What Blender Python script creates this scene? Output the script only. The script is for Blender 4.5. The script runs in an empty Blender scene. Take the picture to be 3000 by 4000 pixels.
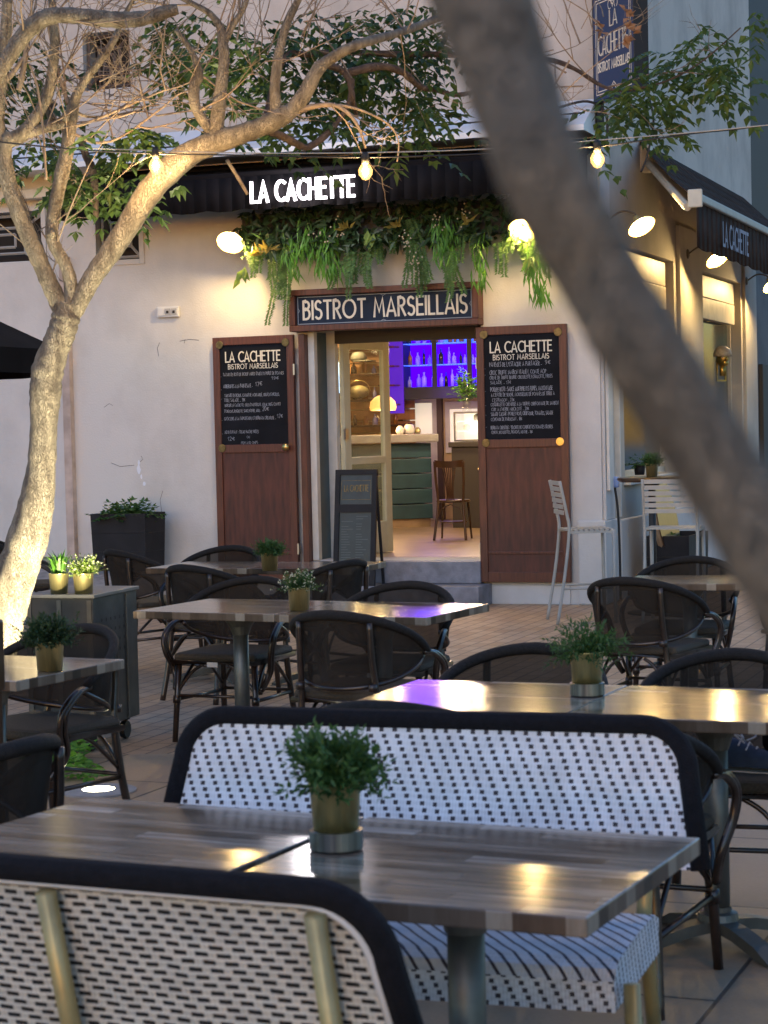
import bpy, math, random
from mathutils import Vector, Matrix
R = random.Random(7)
SC = bpy.context.scene
COL = SC.collection
rad = math.radians
# ---------------------------------------------------------------- camera
H = 1.6; PT = .0413; RO = .0231; FP = 8000.0
cF = Vector((0, math.cos(PT), -math.sin(PT))); r0 = Vector((1, 0, 0)); u0 = r0.cross(cF)
cR = math.cos(RO)*r0 - math.sin(RO)*u0; cU = math.cos(RO)*u0 + math.sin(RO)*r0
cam = bpy.data.cameras.new('camera'); co = bpy.data.objects.new('camera', cam); COL.objects.link(co)
m = Matrix((cR, cU, -cF)).transposed().to_4x4(); m.translation = Vector((0, 0, H)); co.matrix_world = m
cam.sensor_fit = 'VERTICAL'; cam.sensor_height = 36; cam.lens = 72; cam.clip_end = 300; cam.clip_start = .05
cam.dof.use_dof = True; cam.dof.focus_distance = 18.0; cam.dof.aperture_fstop = 10.3; cam.dof.aperture_blades = 0
SC.camera = co
# ---------------------------------------------------------------- sky, sun, exposure
W = bpy.data.worlds.new('World'); SC.world = W; W.use_nodes = True
nt = W.node_tree; bg = nt.nodes['Background']
sky = nt.nodes.new('ShaderNodeTexSky'); sky.sky_type = 'NISHITA'; sky.sun_disc = False
sky.sun_elevation = rad(3); sky.sun_rotation = rad(200); sky.air_density = 1.2; sky.dust_density = .6; sky.ozone_density = 3.2
tint = nt.nodes.new('ShaderNodeMix'); tint.data_type = 'RGBA'; tint.blend_type = 'MULTIPLY'; tint.inputs[0].default_value = 1; tint.inputs[7].default_value = (.82, .91, 1.10, 1)
nt.links.new(sky.outputs[0], tint.inputs[6]); nt.links.new(tint.outputs[2], bg.inputs[0]); bg.inputs[1].default_value = .15
sl = bpy.data.lights.new('sun', 'SUN'); sl.energy = .06; sl.angle = rad(20); sl.color = (1, .93, .88)
so = bpy.data.objects.new('sun', sl); COL.objects.link(so)
so.rotation_euler = (rad(60), 0, rad(-20))
SC.view_settings.view_transform = 'Standard'; SC.view_settings.look = 'None'; SC.view_settings.exposure = 2.4
SC.view_settings.gamma = 1
SC.cycles.use_denoising = True; SC.cycles.sample_clamp_indirect = 6; SC.cycles.max_bounces = 8
SC.cycles.transparent_max_bounces = 16; SC.cycles.caustics_reflective = False; SC.cycles.caustics_refractive = False
# ---------------------------------------------------------------- measuring helpers (view units: photo pixels / 1.808)
VS = 1.808
def ray(x, y):
    x *= VS; y *= VS
    return cF + cR*(x-1500)/FP + cU*(2000-y)/FP
C0 = Vector((0, 0, H))
def G(x, y, z=0.0):
    d = ray(x, y); return C0 + d*((z-H)/d.z)
def AT(x, y, dep):
    d = ray(x, y); return C0 + d*(dep/d.y)
def pxm(dep): return 4425.0/dep
TH = rad(20)
uu = Vector((math.cos(TH), -math.sin(TH), 0)); ww = Vector((math.sin(TH), math.cos(TH), 0))
O = G(2360/VS, 2362/VS)
def FL(x, y, off=0.0):            # point on the facade plane (off = towards the street): local x, z
    d = ray(x, y); P0 = O - ww*off; t = (P0-C0).dot(ww)/d.dot(ww); p = C0+d*t-O
    return p.dot(uu), p.z
def SL(x, y, off=0.0):            # point on the side wall: local y, z
    d = ray(x, y); P0 = O + uu*off; t = (P0-C0).dot(uu)/d.dot(uu); p = C0+d*t-O
    return p.dot(ww), p.z
def LW(x, y, z=0.0): return O + uu*x + ww*y + Vector((0, 0, z))
def loc_of(p): q = p-O; return q.dot(uu), q.dot(ww), p.z
# ---------------------------------------------------------------- materials
M = {}
def nd(t, typ, **k):
    n = t.nodes.new(typ)
    for a, b in k.items(): setattr(n, a, b)
    return n
def mat(name, col, rough=.6, metal=0., var=.0, vscale=8., bump=.0, bscale=40., emit=None, estr=0., spec=.5, stretch=None, coat=0., trans=0., col2=None, detail=6., sheen=0., leafy=0.):
    mt = bpy.data.materials.new(name); mt.use_nodes = True; t = mt.node_tree; b = t.nodes['Principled BSDF']
    b.inputs['Base Color'].default_value = (*col, 1); b.inputs['Roughness'].default_value = rough; b.inputs['Metallic'].default_value = metal
    b.inputs['Specular IOR Level'].default_value = spec; b.inputs['Coat Weight'].default_value = coat; b.inputs['Coat Roughness'].default_value = .12
    if var or bump:
        tc = nd(t, 'ShaderNodeTexCoord'); mp = nd(t, 'ShaderNodeMapping'); t.links.new(tc.outputs['Object'], mp.inputs[0])
        if stretch: mp.inputs['Scale'].default_value = stretch
    if var or col2:
        n = nd(t, 'ShaderNodeTexNoise'); n.inputs['Scale'].default_value = vscale; n.inputs['Detail'].default_value = detail; t.links.new(mp.outputs[0], n.inputs[0])
        cr = nd(t, 'ShaderNodeValToRGB'); t.links.new(n.outputs[0], cr.inputs[0])
        c2 = col2 or tuple(min(1, c*(1+var)) for c in col); c1 = col if col2 else tuple(c*(1-var) for c in col)
        cr.color_ramp.elements[0].position = .32; cr.color_ramp.elements[0].color = (*c1, 1)
        cr.color_ramp.elements[1].position = .68; cr.color_ramp.elements[1].color = (*c2, 1)
        t.links.new(cr.outputs[0], b.inputs['Base Color'])
    if bump:
        n2 = nd(t, 'ShaderNodeTexNoise'); n2.inputs['Scale'].default_value = bscale; n2.inputs['Detail'].default_value = 8; t.links.new(mp.outputs[0], n2.inputs[0])
        bp = nd(t, 'ShaderNodeBump'); bp.inputs['Strength'].default_value = bump; bp.inputs['Distance'].default_value = .02
        t.links.new(n2.outputs[0], bp.inputs['Height']); t.links.new(bp.outputs[0], b.inputs['Normal'])
    if emit: b.inputs['Emission Color'].default_value = (*emit, 1); b.inputs['Emission Strength'].default_value = estr
    if leafy:
        tl = nd(t, 'ShaderNodeBsdfTranslucent'); tl.inputs[0].default_value = (*[min(1, c*1.6) for c in col], 1)
        mx = nd(t, 'ShaderNodeMixShader'); mx.inputs[0].default_value = leafy
        out = t.nodes['Material Output']; t.links.new(b.outputs[0], mx.inputs[1]); t.links.new(tl.outputs[0], mx.inputs[2]); t.links.new(mx.outputs[0], out.inputs[0])
    if trans:
        tr = nd(t, 'ShaderNodeBsdfTransparent'); mx = nd(t, 'ShaderNodeMixShader'); mx.inputs[0].default_value = trans
        out = t.nodes['Material Output']; t.links.new(b.outputs[0], mx.inputs[1]); t.links.new(tr.outputs[0], mx.inputs[2]); t.links.new(mx.outputs[0], out.inputs[0])
    M[name] = mt; return mt
def glassmat(name, col=(1, 1, 1), rough=.02, f=.12):
    mt = bpy.data.materials.new(name); mt.use_nodes = True; t = mt.node_tree; t.nodes.remove(t.nodes['Principled BSDF'])
    tr = nd(t, 'ShaderNodeBsdfTransparent'); tr.inputs[0].default_value = (*col, 1)
    gl = nd(t, 'ShaderNodeBsdfGlossy'); gl.inputs['Roughness'].default_value = rough
    mx = nd(t, 'ShaderNodeMixShader'); mx.inputs[0].default_value = f
    t.links.new(tr.outputs[0], mx.inputs[1]); t.links.new(gl.outputs[0], mx.inputs[2]); t.links.new(mx.outputs[0], t.nodes['Material Output'].inputs[0])
    M[name] = mt; return mt
def math_n(t, op, a, b=None, c=None):
    n = nd(t, 'ShaderNodeMath', operation=op)
    for i, v in enumerate((a, b, c)):
        if v is None: continue
        if isinstance(v, (int, float)): n.inputs[i].default_value = v
        else: t.links.new(v, n.inputs[i])
    return n.outputs[0]
def weave(name, px, py, sx, wx, wy, white, dark, lines=False):   # woven cane: lattice of dark crossings on a pale weave, from the UV map (metres)
    mt = bpy.data.materials.new(name); mt.use_nodes = True; t = mt.node_tree; b = t.nodes['Principled BSDF']
    tc = nd(t, 'ShaderNodeUVMap'); sp = nd(t, 'ShaderNodeSeparateXYZ'); t.links.new(tc.outputs[0], sp.inputs[0])
    nj = nd(t, 'ShaderNodeTexNoise'); nj.inputs['Scale'].default_value = 9; nj.inputs['Detail'].default_value = 2; t.links.new(tc.outputs[0], nj.inputs[0]); sj = nd(t, 'ShaderNodeSeparateColor'); t.links.new(nj.outputs[1], sj.inputs[0])
    X = math_n(t, 'ADD', sp.outputs[0], math_n(t, 'MULTIPLY', math_n(t, 'SUBTRACT', sj.outputs[0], .5), .014)); Y = math_n(t, 'ADD', sp.outputs[1], math_n(t, 'MULTIPLY', math_n(t, 'SUBTRACT', sj.outputs[1], .5), .010))
    row = math_n(t, 'FLOOR', math_n(t, 'DIVIDE', Y, py))
    fy = math_n(t, 'FRACT', math_n(t, 'DIVIDE', Y, py))
    xs = math_n(t, 'ADD', X, math_n(t, 'MULTIPLY', row, sx))
    if lines: xs = math_n(t, 'ADD', X, math_n(t, 'MULTIPLY', Y, sx/py))
    fx = math_n(t, 'FRACT', math_n(t, 'DIVIDE', xs, px))
    dx = math_n(t, 'ABSOLUTE', math_n(t, 'SUBTRACT', fx, .5)); dy = math_n(t, 'ABSOLUTE', math_n(t, 'SUBTRACT', fy, .5))
    inx = math_n(t, 'LESS_THAN', dx, wx/px/2)
    msk = inx if lines else math_n(t, 'MULTIPLY', inx, math_n(t, 'LESS_THAN', dy, wy/py/2))
    mix = nd(t, 'ShaderNodeMix', data_type='RGBA'); mix.inputs[6].default_value = (*white, 1); mix.inputs[7].default_value = (*dark, 1)
    t.links.new(msk, mix.inputs[0])
    # fine strands
    st = math_n(t, 'SINE', math_n(t, 'MULTIPLY', X, 2*math.pi/(px/4.)))
    st2 = math_n(t, 'SINE', math_n(t, 'MULTIPLY', Y, 2*math.pi/(py/1.)))
    hgt = math_n(t, 'ADD', math_n(t, 'MULTIPLY', st, .5), math_n(t, 'MULTIPLY', st2, .5))
    hgt = math_n(t, 'SUBTRACT', hgt, math_n(t, 'MULTIPLY', msk, 1.2))
    nz = nd(t, 'ShaderNodeTexNoise'); nz.inputs['Detail'].default_value = 8; nz.inputs['Scale'].default_value = 14; t.links.new(tc.outputs[0], nz.inputs[0])
    hs = nd(t, 'ShaderNodeHueSaturation'); t.links.new(mix.outputs[2], hs.inputs['Color']); t.links.new(math_n(t, 'ADD', .62, math_n(t, 'MULTIPLY', nz.outputs[0], .7)), hs.inputs['Value'])
    t.links.new(hs.outputs[0], b.inputs['Base Color'])
    bp = nd(t, 'ShaderNodeBump'); bp.inputs['Strength'].default_value = .5; bp.inputs['Distance'].default_value = .002
    t.links.new(hgt, bp.inputs['Height']); t.links.new(bp.outputs[0], b.inputs['Normal']); b.inputs['Roughness'].default_value = .5
    M[name] = mt
def brickmat(name, c1, c2, mortar, bw, bh, ms, rot, rough=.7, offset=.5, bump=.4, stain=.35, sq=1.0):
    mt = bpy.data.materials.new(name); mt.use_nodes = True; t = mt.node_tree; b = t.nodes['Principled BSDF']
    tc = nd(t, 'ShaderNodeTexCoord'); mp = nd(t, 'ShaderNodeMapping'); mp.inputs['Rotation'].default_value = (0, 0, rot); t.links.new(tc.outputs['Object'], mp.inputs[0])
    br = nd(t, 'ShaderNodeTexBrick'); br.inputs['Scale'].default_value = 1; br.inputs['Brick Width'].default_value = bw; br.inputs['Row Height'].default_value = bh
    br.inputs['Mortar Size'].default_value = ms; br.inputs['Mortar Smooth'].default_value = .3; br.offset = offset
    br.inputs['Color1'].default_value = (*c1, 1); br.inputs['Color2'].default_value = (*c2, 1); br.inputs['Mortar'].default_value = (*mortar, 1)
    t.links.new(mp.outputs[0], br.inputs[0])
    n = nd(t, 'ShaderNodeTexNoise'); n.inputs['Scale'].default_value = 1.3; n.inputs['Detail'].default_value = 10; n.inputs['Roughness'].default_value = .65; t.links.new(mp.outputs[0], n.inputs[0])
    n3 = nd(t, 'ShaderNodeTexNoise'); n3.inputs['Scale'].default_value = 90; n3.inputs['Detail'].default_value = 4; t.links.new(mp.outputs[0], n3.inputs[0])
    v = math_n(t, 'ADD', 1-stain, math_n(t, 'MULTIPLY', math_n(t, 'ADD', n.outputs[0], math_n(t, 'MULTIPLY', n3.outputs[0], .8)), stain*1.15))
    hs = nd(t, 'ShaderNodeHueSaturation'); t.links.new(br.outputs[0], hs.inputs['Color']); t.links.new(v, hs.inputs['Value']); t.links.new(hs.outputs[0], b.inputs['Base Color'])
    hh = math_n(t, 'SUBTRACT', math_n(t, 'MULTIPLY', n3.outputs[0], .3), br.outputs[1])
    bp = nd(t, 'ShaderNodeBump'); bp.inputs['Strength'].default_value = bump; bp.inputs['Distance'].default_value = .006
    t.links.new(hh, bp.inputs['Height']); t.links.new(bp.outputs[0], b.inputs['Normal'])
    rr = math_n(t, 'ADD', rough-.15, math_n(t, 'MULTIPLY', n.outputs[0], .3)); t.links.new(rr, b.inputs['Roughness'])
    M[name] = mt
def plankmat(name, cols, bw, bh, rough=.2, edge=False):   # table top: short mixed planks with streaky grain
    mt = bpy.data.materials.new(name); mt.use_nodes = True; t = mt.node_tree; b = t.nodes['Principled BSDF']
    tc = nd(t, 'ShaderNodeTexCoord'); mp = nd(t, 'ShaderNodeMapping'); t.links.new(tc.outputs['Object'], mp.inputs[0])
    sp = nd(t, 'ShaderNodeSeparateXYZ'); t.links.new(mp.outputs[0], sp.inputs[0]); cb = nd(t, 'ShaderNodeCombineXYZ'); wn = nd(t, 'ShaderNodeTexWhiteNoise', noise_dimensions='2D')
    if edge: t.links.new(math_n(t, 'FLOOR', math_n(t, 'DIVIDE', math_n(t, 'ADD', sp.outputs[0], math_n(t, 'MULTIPLY', sp.outputs[1], .93)), bw)), cb.inputs[0])
    else:
        row = math_n(t, 'FLOOR', math_n(t, 'DIVIDE', sp.outputs[1], bh)); t.links.new(row, cb.inputs[1])
        t.links.new(math_n(t, 'FLOOR', math_n(t, 'ADD', math_n(t, 'DIVIDE', sp.outputs[0], bw), math_n(t, 'MULTIPLY', row, .37))), cb.inputs[0])
    t.links.new(cb.outputs[0], wn.inputs[0]); br = wn
    mp2 = nd(t, 'ShaderNodeMapping'); mp2.inputs['Scale'].default_value = (1.6, 28, 28) if not edge else (14, 14, 2); t.links.new(tc.outputs['Object'], mp2.inputs[0])
    n = nd(t, 'ShaderNodeTexNoise'); n.inputs['Scale'].default_value = 2.2; n.inputs['Detail'].default_value = 8; n.inputs['Roughness'].default_value = .7; t.links.new(mp2.outputs[0], n.inputs[0])
    v = math_n(t, 'ADD', math_n(t, 'MULTIPLY', br.outputs[0], .62 if edge else .34), math_n(t, 'MULTIPLY', n.outputs[0], .7 if not edge else .45))
    cr = nd(t, 'ShaderNodeValToRGB'); t.links.new(v, cr.inputs[0]); e = cr.color_ramp.elements
    e[0].position = .30 if not edge else .22; e[0].color = (*cols[0], 1); e[1].position = .74 if not edge else .85; e[1].color = (*cols[-1], 1)
    for i, c in enumerate(cols[1:-1]):
        x = e.new((.30+.44*(i+1)/(len(cols)-1)) if not edge else (.22+.63*(i+1)/(len(cols)-1))); x.color = (*c, 1)
    t.links.new(cr.outputs[0], b.inputs['Base Color'])
    rr = math_n(t, 'ADD', rough-.06, math_n(t, 'MULTIPLY', n.outputs[0], .14)); t.links.new(rr, b.inputs['Roughness'])
    bp = nd(t, 'ShaderNodeBump'); bp.inputs['Strength'].default_value = .12; bp.inputs['Distance'].default_value = .001; t.links.new(n.outputs[0], bp.inputs['Height']); t.links.new(bp.outputs[0], b.inputs['Normal'])
    b.inputs['Specular IOR Level'].default_value = .32
    M[name] = mt
def plaster(name, col, dirt=.16):
    mt = bpy.data.materials.new(name); mt.use_nodes = True; t = mt.node_tree; b = t.nodes['Principled BSDF']
    tc = nd(t, 'ShaderNodeTexCoord'); mp = nd(t, 'ShaderNodeMapping'); t.links.new(tc.outputs['Object'], mp.inputs[0])
    n = nd(t, 'ShaderNodeTexNoise'); n.inputs['Scale'].default_value = 1.1; n.inputs['Detail'].default_value = 12; n.inputs['Roughness'].default_value = .62; t.links.new(mp.outputs[0], n.inputs[0])
    mp2 = nd(t, 'ShaderNodeMapping'); mp2.inputs['Scale'].default_value = (2.2, 2.2, .35); t.links.new(tc.outputs['Object'], mp2.inputs[0])
    n2 = nd(t, 'ShaderNodeTexNoise'); n2.inputs['Scale'].default_value = 2.0; n2.inputs['Detail'].default_value = 8; t.links.new(mp2.outputs[0], n2.inputs[0])
    n3 = nd(t, 'ShaderNodeTexNoise'); n3.inputs['Scale'].default_value = 60; n3.inputs['Detail'].default_value = 8; t.links.new(mp.outputs[0], n3.inputs[0])
    s = math_n(t, 'ADD', math_n(t, 'MULTIPLY', n.outputs[0], .8), math_n(t, 'MULTIPLY', n2.outputs[0], .2))
    cr = nd(t, 'ShaderNodeValToRGB'); t.links.new(s, cr.inputs[0]); e = cr.color_ramp.elements
    e[0].position = .33; e[0].color = (*[c*(1-dirt*1.5) for c in col], 1); e[1].position = .56; e[1].color = (*col, 1)
    t.links.new(cr.outputs[0], b.inputs['Base Color']); b.inputs['Roughness'].default_value = .9; b.inputs['Specular IOR Level'].default_value = .2
    bp = nd(t, 'ShaderNodeBump'); bp.inputs['Strength'].default_value = .6; bp.inputs['Distance'].default_value = .012
    t.links.new(math_n(t, 'ADD', math_n(t, 'MULTIPLY', n.outputs[0], 1.2), math_n(t, 'MULTIPLY', n3.outputs[0], .35)), bp.inputs['Height']); t.links.new(bp.outputs[0], b.inputs['Normal'])
    M[name] = mt
def barkmat(name, c1, c2, sc=1.):
    mt = bpy.data.materials.new(name); mt.use_nodes = True; t = mt.node_tree; b = t.nodes['Principled BSDF']
    tc = nd(t, 'ShaderNodeTexCoord'); mp = nd(t, 'ShaderNodeMapping'); mp.inputs['Scale'].default_value = (1, 1, .28); t.links.new(tc.outputs['Object'], mp.inputs[0])
    vo = nd(t, 'ShaderNodeTexVoronoi'); vo.feature = 'DISTANCE_TO_EDGE'; vo.inputs['Scale'].default_value = 75*sc
    n = nd(t, 'ShaderNodeTexNoise'); n.inputs['Scale'].default_value = 22*sc; n.inputs['Detail'].default_value = 8; t.links.new(mp.outputs[0], n.inputs[0])
    mx = nd(t, 'ShaderNodeMix', data_type='RGBA'); mx.inputs[0].default_value = .22; t.links.new(mp.outputs[0], mx.inputs[6]); t.links.new(n.outputs[1], mx.inputs[7]); t.links.new(mx.outputs[2], vo.inputs[0])
    cr = nd(t, 'ShaderNodeValToRGB'); t.links.new(n.outputs[0], cr.inputs[0]); cr.color_ramp.elements[0].position = .35; cr.color_ramp.elements[1].position = .65
    cr.color_ramp.elements[0].color = (*c1, 1); cr.color_ramp.elements[1].color = (*c2, 1); t.links.new(cr.outputs[0], b.inputs['Base Color'])
    h = math_n(t, 'ADD', math_n(t, 'MINIMUM', math_n(t, 'MULTIPLY', vo.outputs[0], 5.), .6), math_n(t, 'MULTIPLY', n.outputs[0], .5))
    bp = nd(t, 'ShaderNodeBump'); bp.inputs['Strength'].default_value = 1.0; bp.inputs['Distance'].default_value = .014; t.links.new(h, bp.inputs['Height']); t.links.new(bp.outputs[0], b.inputs['Normal'])
    b.inputs['Roughness'].default_value = .85; M[name] = mt

plaster('wall_plaster', (.62, .605, .585), .13); plaster('upper_plaster', (.54, .515, .48)); plaster('grey_plaster', (.20, .19, .185), .3); plaster('side_plaster', (.52, .49, .43), .14)
plaster('blue_plaster', (.68, .62, .54), .2)
brickmat('brick_paving', (.35, .225, .14), (.44, .305, .20), (.13, .10, .08), .22, .11, .006, rad(90)+TH)
brickmat('slab_paving', (.30, .205, .13), (.35, .25, .165), (.06, .045, .035), 1.1, .62, .008, rad(90)+TH+.03, rough=.55)
mat('asphalt', (.27, .25, .245), .9, var=.25, vscale=14, bump=.5, bscale=80)
mat('concrete', (.30, .29, .29), .8, var=.2, vscale=6, bump=.3)
mat('step_stone', (.20, .20, .23), .6, var=.25, vscale=9, bump=.25, bscale=50)
mat('mahogany', (.09, .024, .014), .42, var=.35, vscale=5, stretch=(9, 9, .8), bump=.08)
mat('mahogany_panel', (.07, .017, .011), .5, var=.4, vscale=4, stretch=(7, 7, 1.0), bump=.08)
mat('blackboard', (.007, .008, .012), .7, spec=.15, var=.3, vscale=5)
mat('navy_sign', (.018, .04, .11), .45, spec=.3); mat('navy', (.008, .020, .045), .5, spec=.2, var=.15, vscale=12)
mat('cream_paint', (.75, .68, .55), .5); mat('chalk', (.34, .36, .42), .9); mat('sign_border', (.25, .30, .36), .5)
mat('brass', (.62, .44, .16), .28, metal=1, var=.15, vscale=30); mat('brass_dull', (.16, .125, .06), .45, metal=1, var=.3, vscale=25)
mat('gold_pot', (.70, .60, .27), .34, metal=.9, var=.08, vscale=3, stretch=(60, 60, 1), bump=.03, bscale=30)
mat('ring_steel', (.20, .19, .175), .32, metal=1, var=.5, vscale=2, stretch=(30, 30, .3)); mat('steel', (.48, .47, .45), .3, metal=1, var=.1); mat('dark_metal', (.045, .047, .05), .45, metal=.7, var=.2, vscale=20)
mat('table_metal', (.13, .135, .125), .42, metal=.6, var=.2, vscale=14)
mat('white_metal', (.36, .36, .34), .5, var=.08); mat('black_fabric', (.009, .008, .009), .9, spec=.1, var=.3, vscale=3, bump=.15, bscale=6)
mat('brown_fabric', (.05, .03, .022), .9, spec=.1, var=.35, vscale=4, bump=.2, bscale=8)
mat('white_flashing', (.72, .76, .80), .35, var=.06, vscale=3); mat('cream_metal', (.62, .56, .44), .5, var=.1)
mat('teal', (.025, .070, .095), .45, var=.2, vscale=6); mat('white_wood', (.60, .60, .57), .5, var=.08); mat('cream_wood', (.50, .52, .40), .45, var=.06)
mat('interior_wall', (.55, .42, .22), .8, var=.1); mat('interior_dark', (.05, .045, .04), .7); mat('ceiling_paint', (.16, .14, .11), .9, spec=.1)
mat('floor_wood', (.30, .22, .14), .32, var=.3, vscale=3, stretch=(1, 9, 1)); mat('bistro_wood', (.045, .02, .009), .3, var=.4, vscale=10, stretch=(1, 1, .3), coat=.4)
mat('rattan', (.022, .013, .009), .3, var=.5, vscale=16, bump=.15, bscale=30, coat=.35); mat('wrap', (.014, .013, .013), .75, var=.35, vscale=60, bump=.4, bscale=220, spec=.25)
mat('mesh_fabric', (.026, .021, .017), .85, spec=.15, var=.3, vscale=8, bump=.4, bscale=300, trans=.10)
mat('seat_mesh', (.05, .040, .026), .7, var=.35, vscale=120, bump=.5, bscale=260)
mat('gold_leg', (.34, .28, .13), .35, metal=.3, var=.12, vscale=20); mat('black_wrap', (.006, .006, .009), .75, var=.3, vscale=60, bump=.5, bscale=260, spec=.2)
mat('plastic_white', (.62, .62, .62), .4); mat('plastic_blue', (.18, .28, .55), .4); mat('rubber', (.012, .012, .012), .6)
mat('planter_black', (.012, .013, .017), .6, spec=.25, var=.25, vscale=6, bump=.1); mat('cabinet_metal', (.060, .064, .062), .45, metal=.3, var=.3, vscale=7, bump=.06)
mat('cabinet_top', (.16, .16, .155), .4, var=.2, vscale=5); mat('soil', (.02, .014, .01), .9, bump=.6, bscale=60)
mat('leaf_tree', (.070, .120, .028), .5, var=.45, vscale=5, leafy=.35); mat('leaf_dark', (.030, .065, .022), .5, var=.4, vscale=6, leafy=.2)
mat('leaf_bright', (.11, .27, .035), .45, var=.35, vscale=9, leafy=.4); mat('leaf_strand', (.085, .17, .045), .55, var=.4, vscale=12, leafy=.35); mat('leaf_fern', (.045, .11, .028), .55, var=.4, vscale=12, leafy=.3)
mat('leaf_yellow', (.24, .19, .04), .5, var=.35, vscale=20, leafy=.3); mat('leaf_lemon', (.16, .24, .04), .5, var=.35, vscale=20, leafy=.3)
mat('petal', (.72, .70, .55), .6, leafy=.3); mat('dry_leaf', (.32, .17, .09), .7, var=.5, vscale=25, leafy=.35); mat('flower_pale', (.45, .38, .26), .7)
barkmat('bark', (.15, .125, .095), (.33, .29, .22)); barkmat('bark_near', (.165, .132, .092), (.225, .185, .135), 1.5); barkmat('bark_shade_tone', (.09, .06, .045), (.17, .12, .09))
mat('twig', (.22, .17, .125), .8, var=.3, vscale=30)
mat('bulb_lit', (0, 0, 0), .3, emit=(1, .50, .11), estr=.55, trans=.45, spec=.2); mat('filament', (1, .9, .6), .3, emit=(1, .62, .26), estr=1500); mat('bulb_core', (1, .9, .6), .3, emit=(1, .66, .26), estr=270)
mat('lamp_inner', (.55, .42, .16), .5); mat('lamp_shell', (.10, .075, .05), .5, metal=.3)
mat('sign_lit', (1, 1, 1), .5, emit=(1, .90, .95), estr=1.1); mat('uplight', (1, 1, .9), .4, emit=(1, .9, .6), estr=4)
mat('bluelight', (0, 0, .01), .9, spec=0., emit=(.045, .0, 1.0), estr=.55); mat('bluelight_pale', (.2, .3, .9), .5, emit=(.02, .12, 1.0), estr=.35, spec=0.)
mat('shade_lit', (1, .7, .4), .6, emit=(1, .36, .07), estr=.35, var=.2); mat('fridge_lit', (1, 1, .9), .4, emit=(1, .92, .72), estr=.16); mat('white_glow', (1, 1, .9), .4, emit=(1, .93, .70), estr=.09)
mat('screen_lit', (.5, .8, 1), .4, emit=(.3, .6, 1), estr=.35); mat('red_lit', (1, 0, 0), .4, emit=(1, .02, .05), estr=1); mat('strip_lit', (1, 1, 1), .4, emit=(1, .72, .40), estr=.4)
mat('wood_orange', (.32, .15, .05), .6, var=.3, vscale=8); mat('bottle_dark', (.02, .015, .015), .2); mat('bottle_clear', (.5, .5, .8), .1, trans=.55); mat('bottle_amber', (.25, .1, .02), .2)
mat('grey_felt', (.10, .10, .08), .9); mat('white_cloth', (.6, .6, .6), .8); mat('gold_face', (.45, .30, .08), .35, metal=.9, var=.3, vscale=30); mat('helmet', (.35, .30, .22), .5, var=.25, vscale=30)
mat('fabric_blue', (.03, .055, .11), .8, var=.3, vscale=20); mat('lace', (.55, .58, .65), .8); mat('dark_glass', (.010, .022, .028), .08, spec=.7)
mat('teal_glass', (.006, .035, .05), .1, spec=.6); mat('barrel', (.22, .15, .09), .6, var=.3, vscale=8); mat('grille', (.38, .38, .38), .5); mat('grille_dark', (.10, .07, .055), .6)
mat('recess_dark', (.015, .012, .012), .7); mat('cable', (.016, .016, .018), .6); mat('cable_pale', (.45, .42, .36), .6); mat('patch', (.72, .76, .84), .8); mat('crack', (.10, .09, .09), .9)
mat('pinkish_strip', (.47, .38, .33), .9, var=.2)
glassmat('pane', (.93, .96, .93), .02, .10); glassmat('pane_clear', (.97, .98, .97), .02, .06)
weave('weave_front', .033, .0155, -.0072, .0112, .0100, (.66, .68, .74), (.022, .018, .03))
weave('weave_back', .040, .0135, .0115, .024, .0078, (.54, .53, .49), (.012, .011, .013))
weave('weave_seat', .036, .016, .012, .009, .008, (.62, .64, .70), (.04, .03, .04), lines=True)
plankmat('table_planks', [(.03, .022, .016), (.13, .10, .075), (.22, .18, .145), (.50, .44, .38)], .42, .052, .11)
plankmat('table_edge', [(.025, .018, .012), (.07, .045, .028), (.12, .09, .065), (.27, .23, .18)], .05, .5, .35, edge=True)
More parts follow.
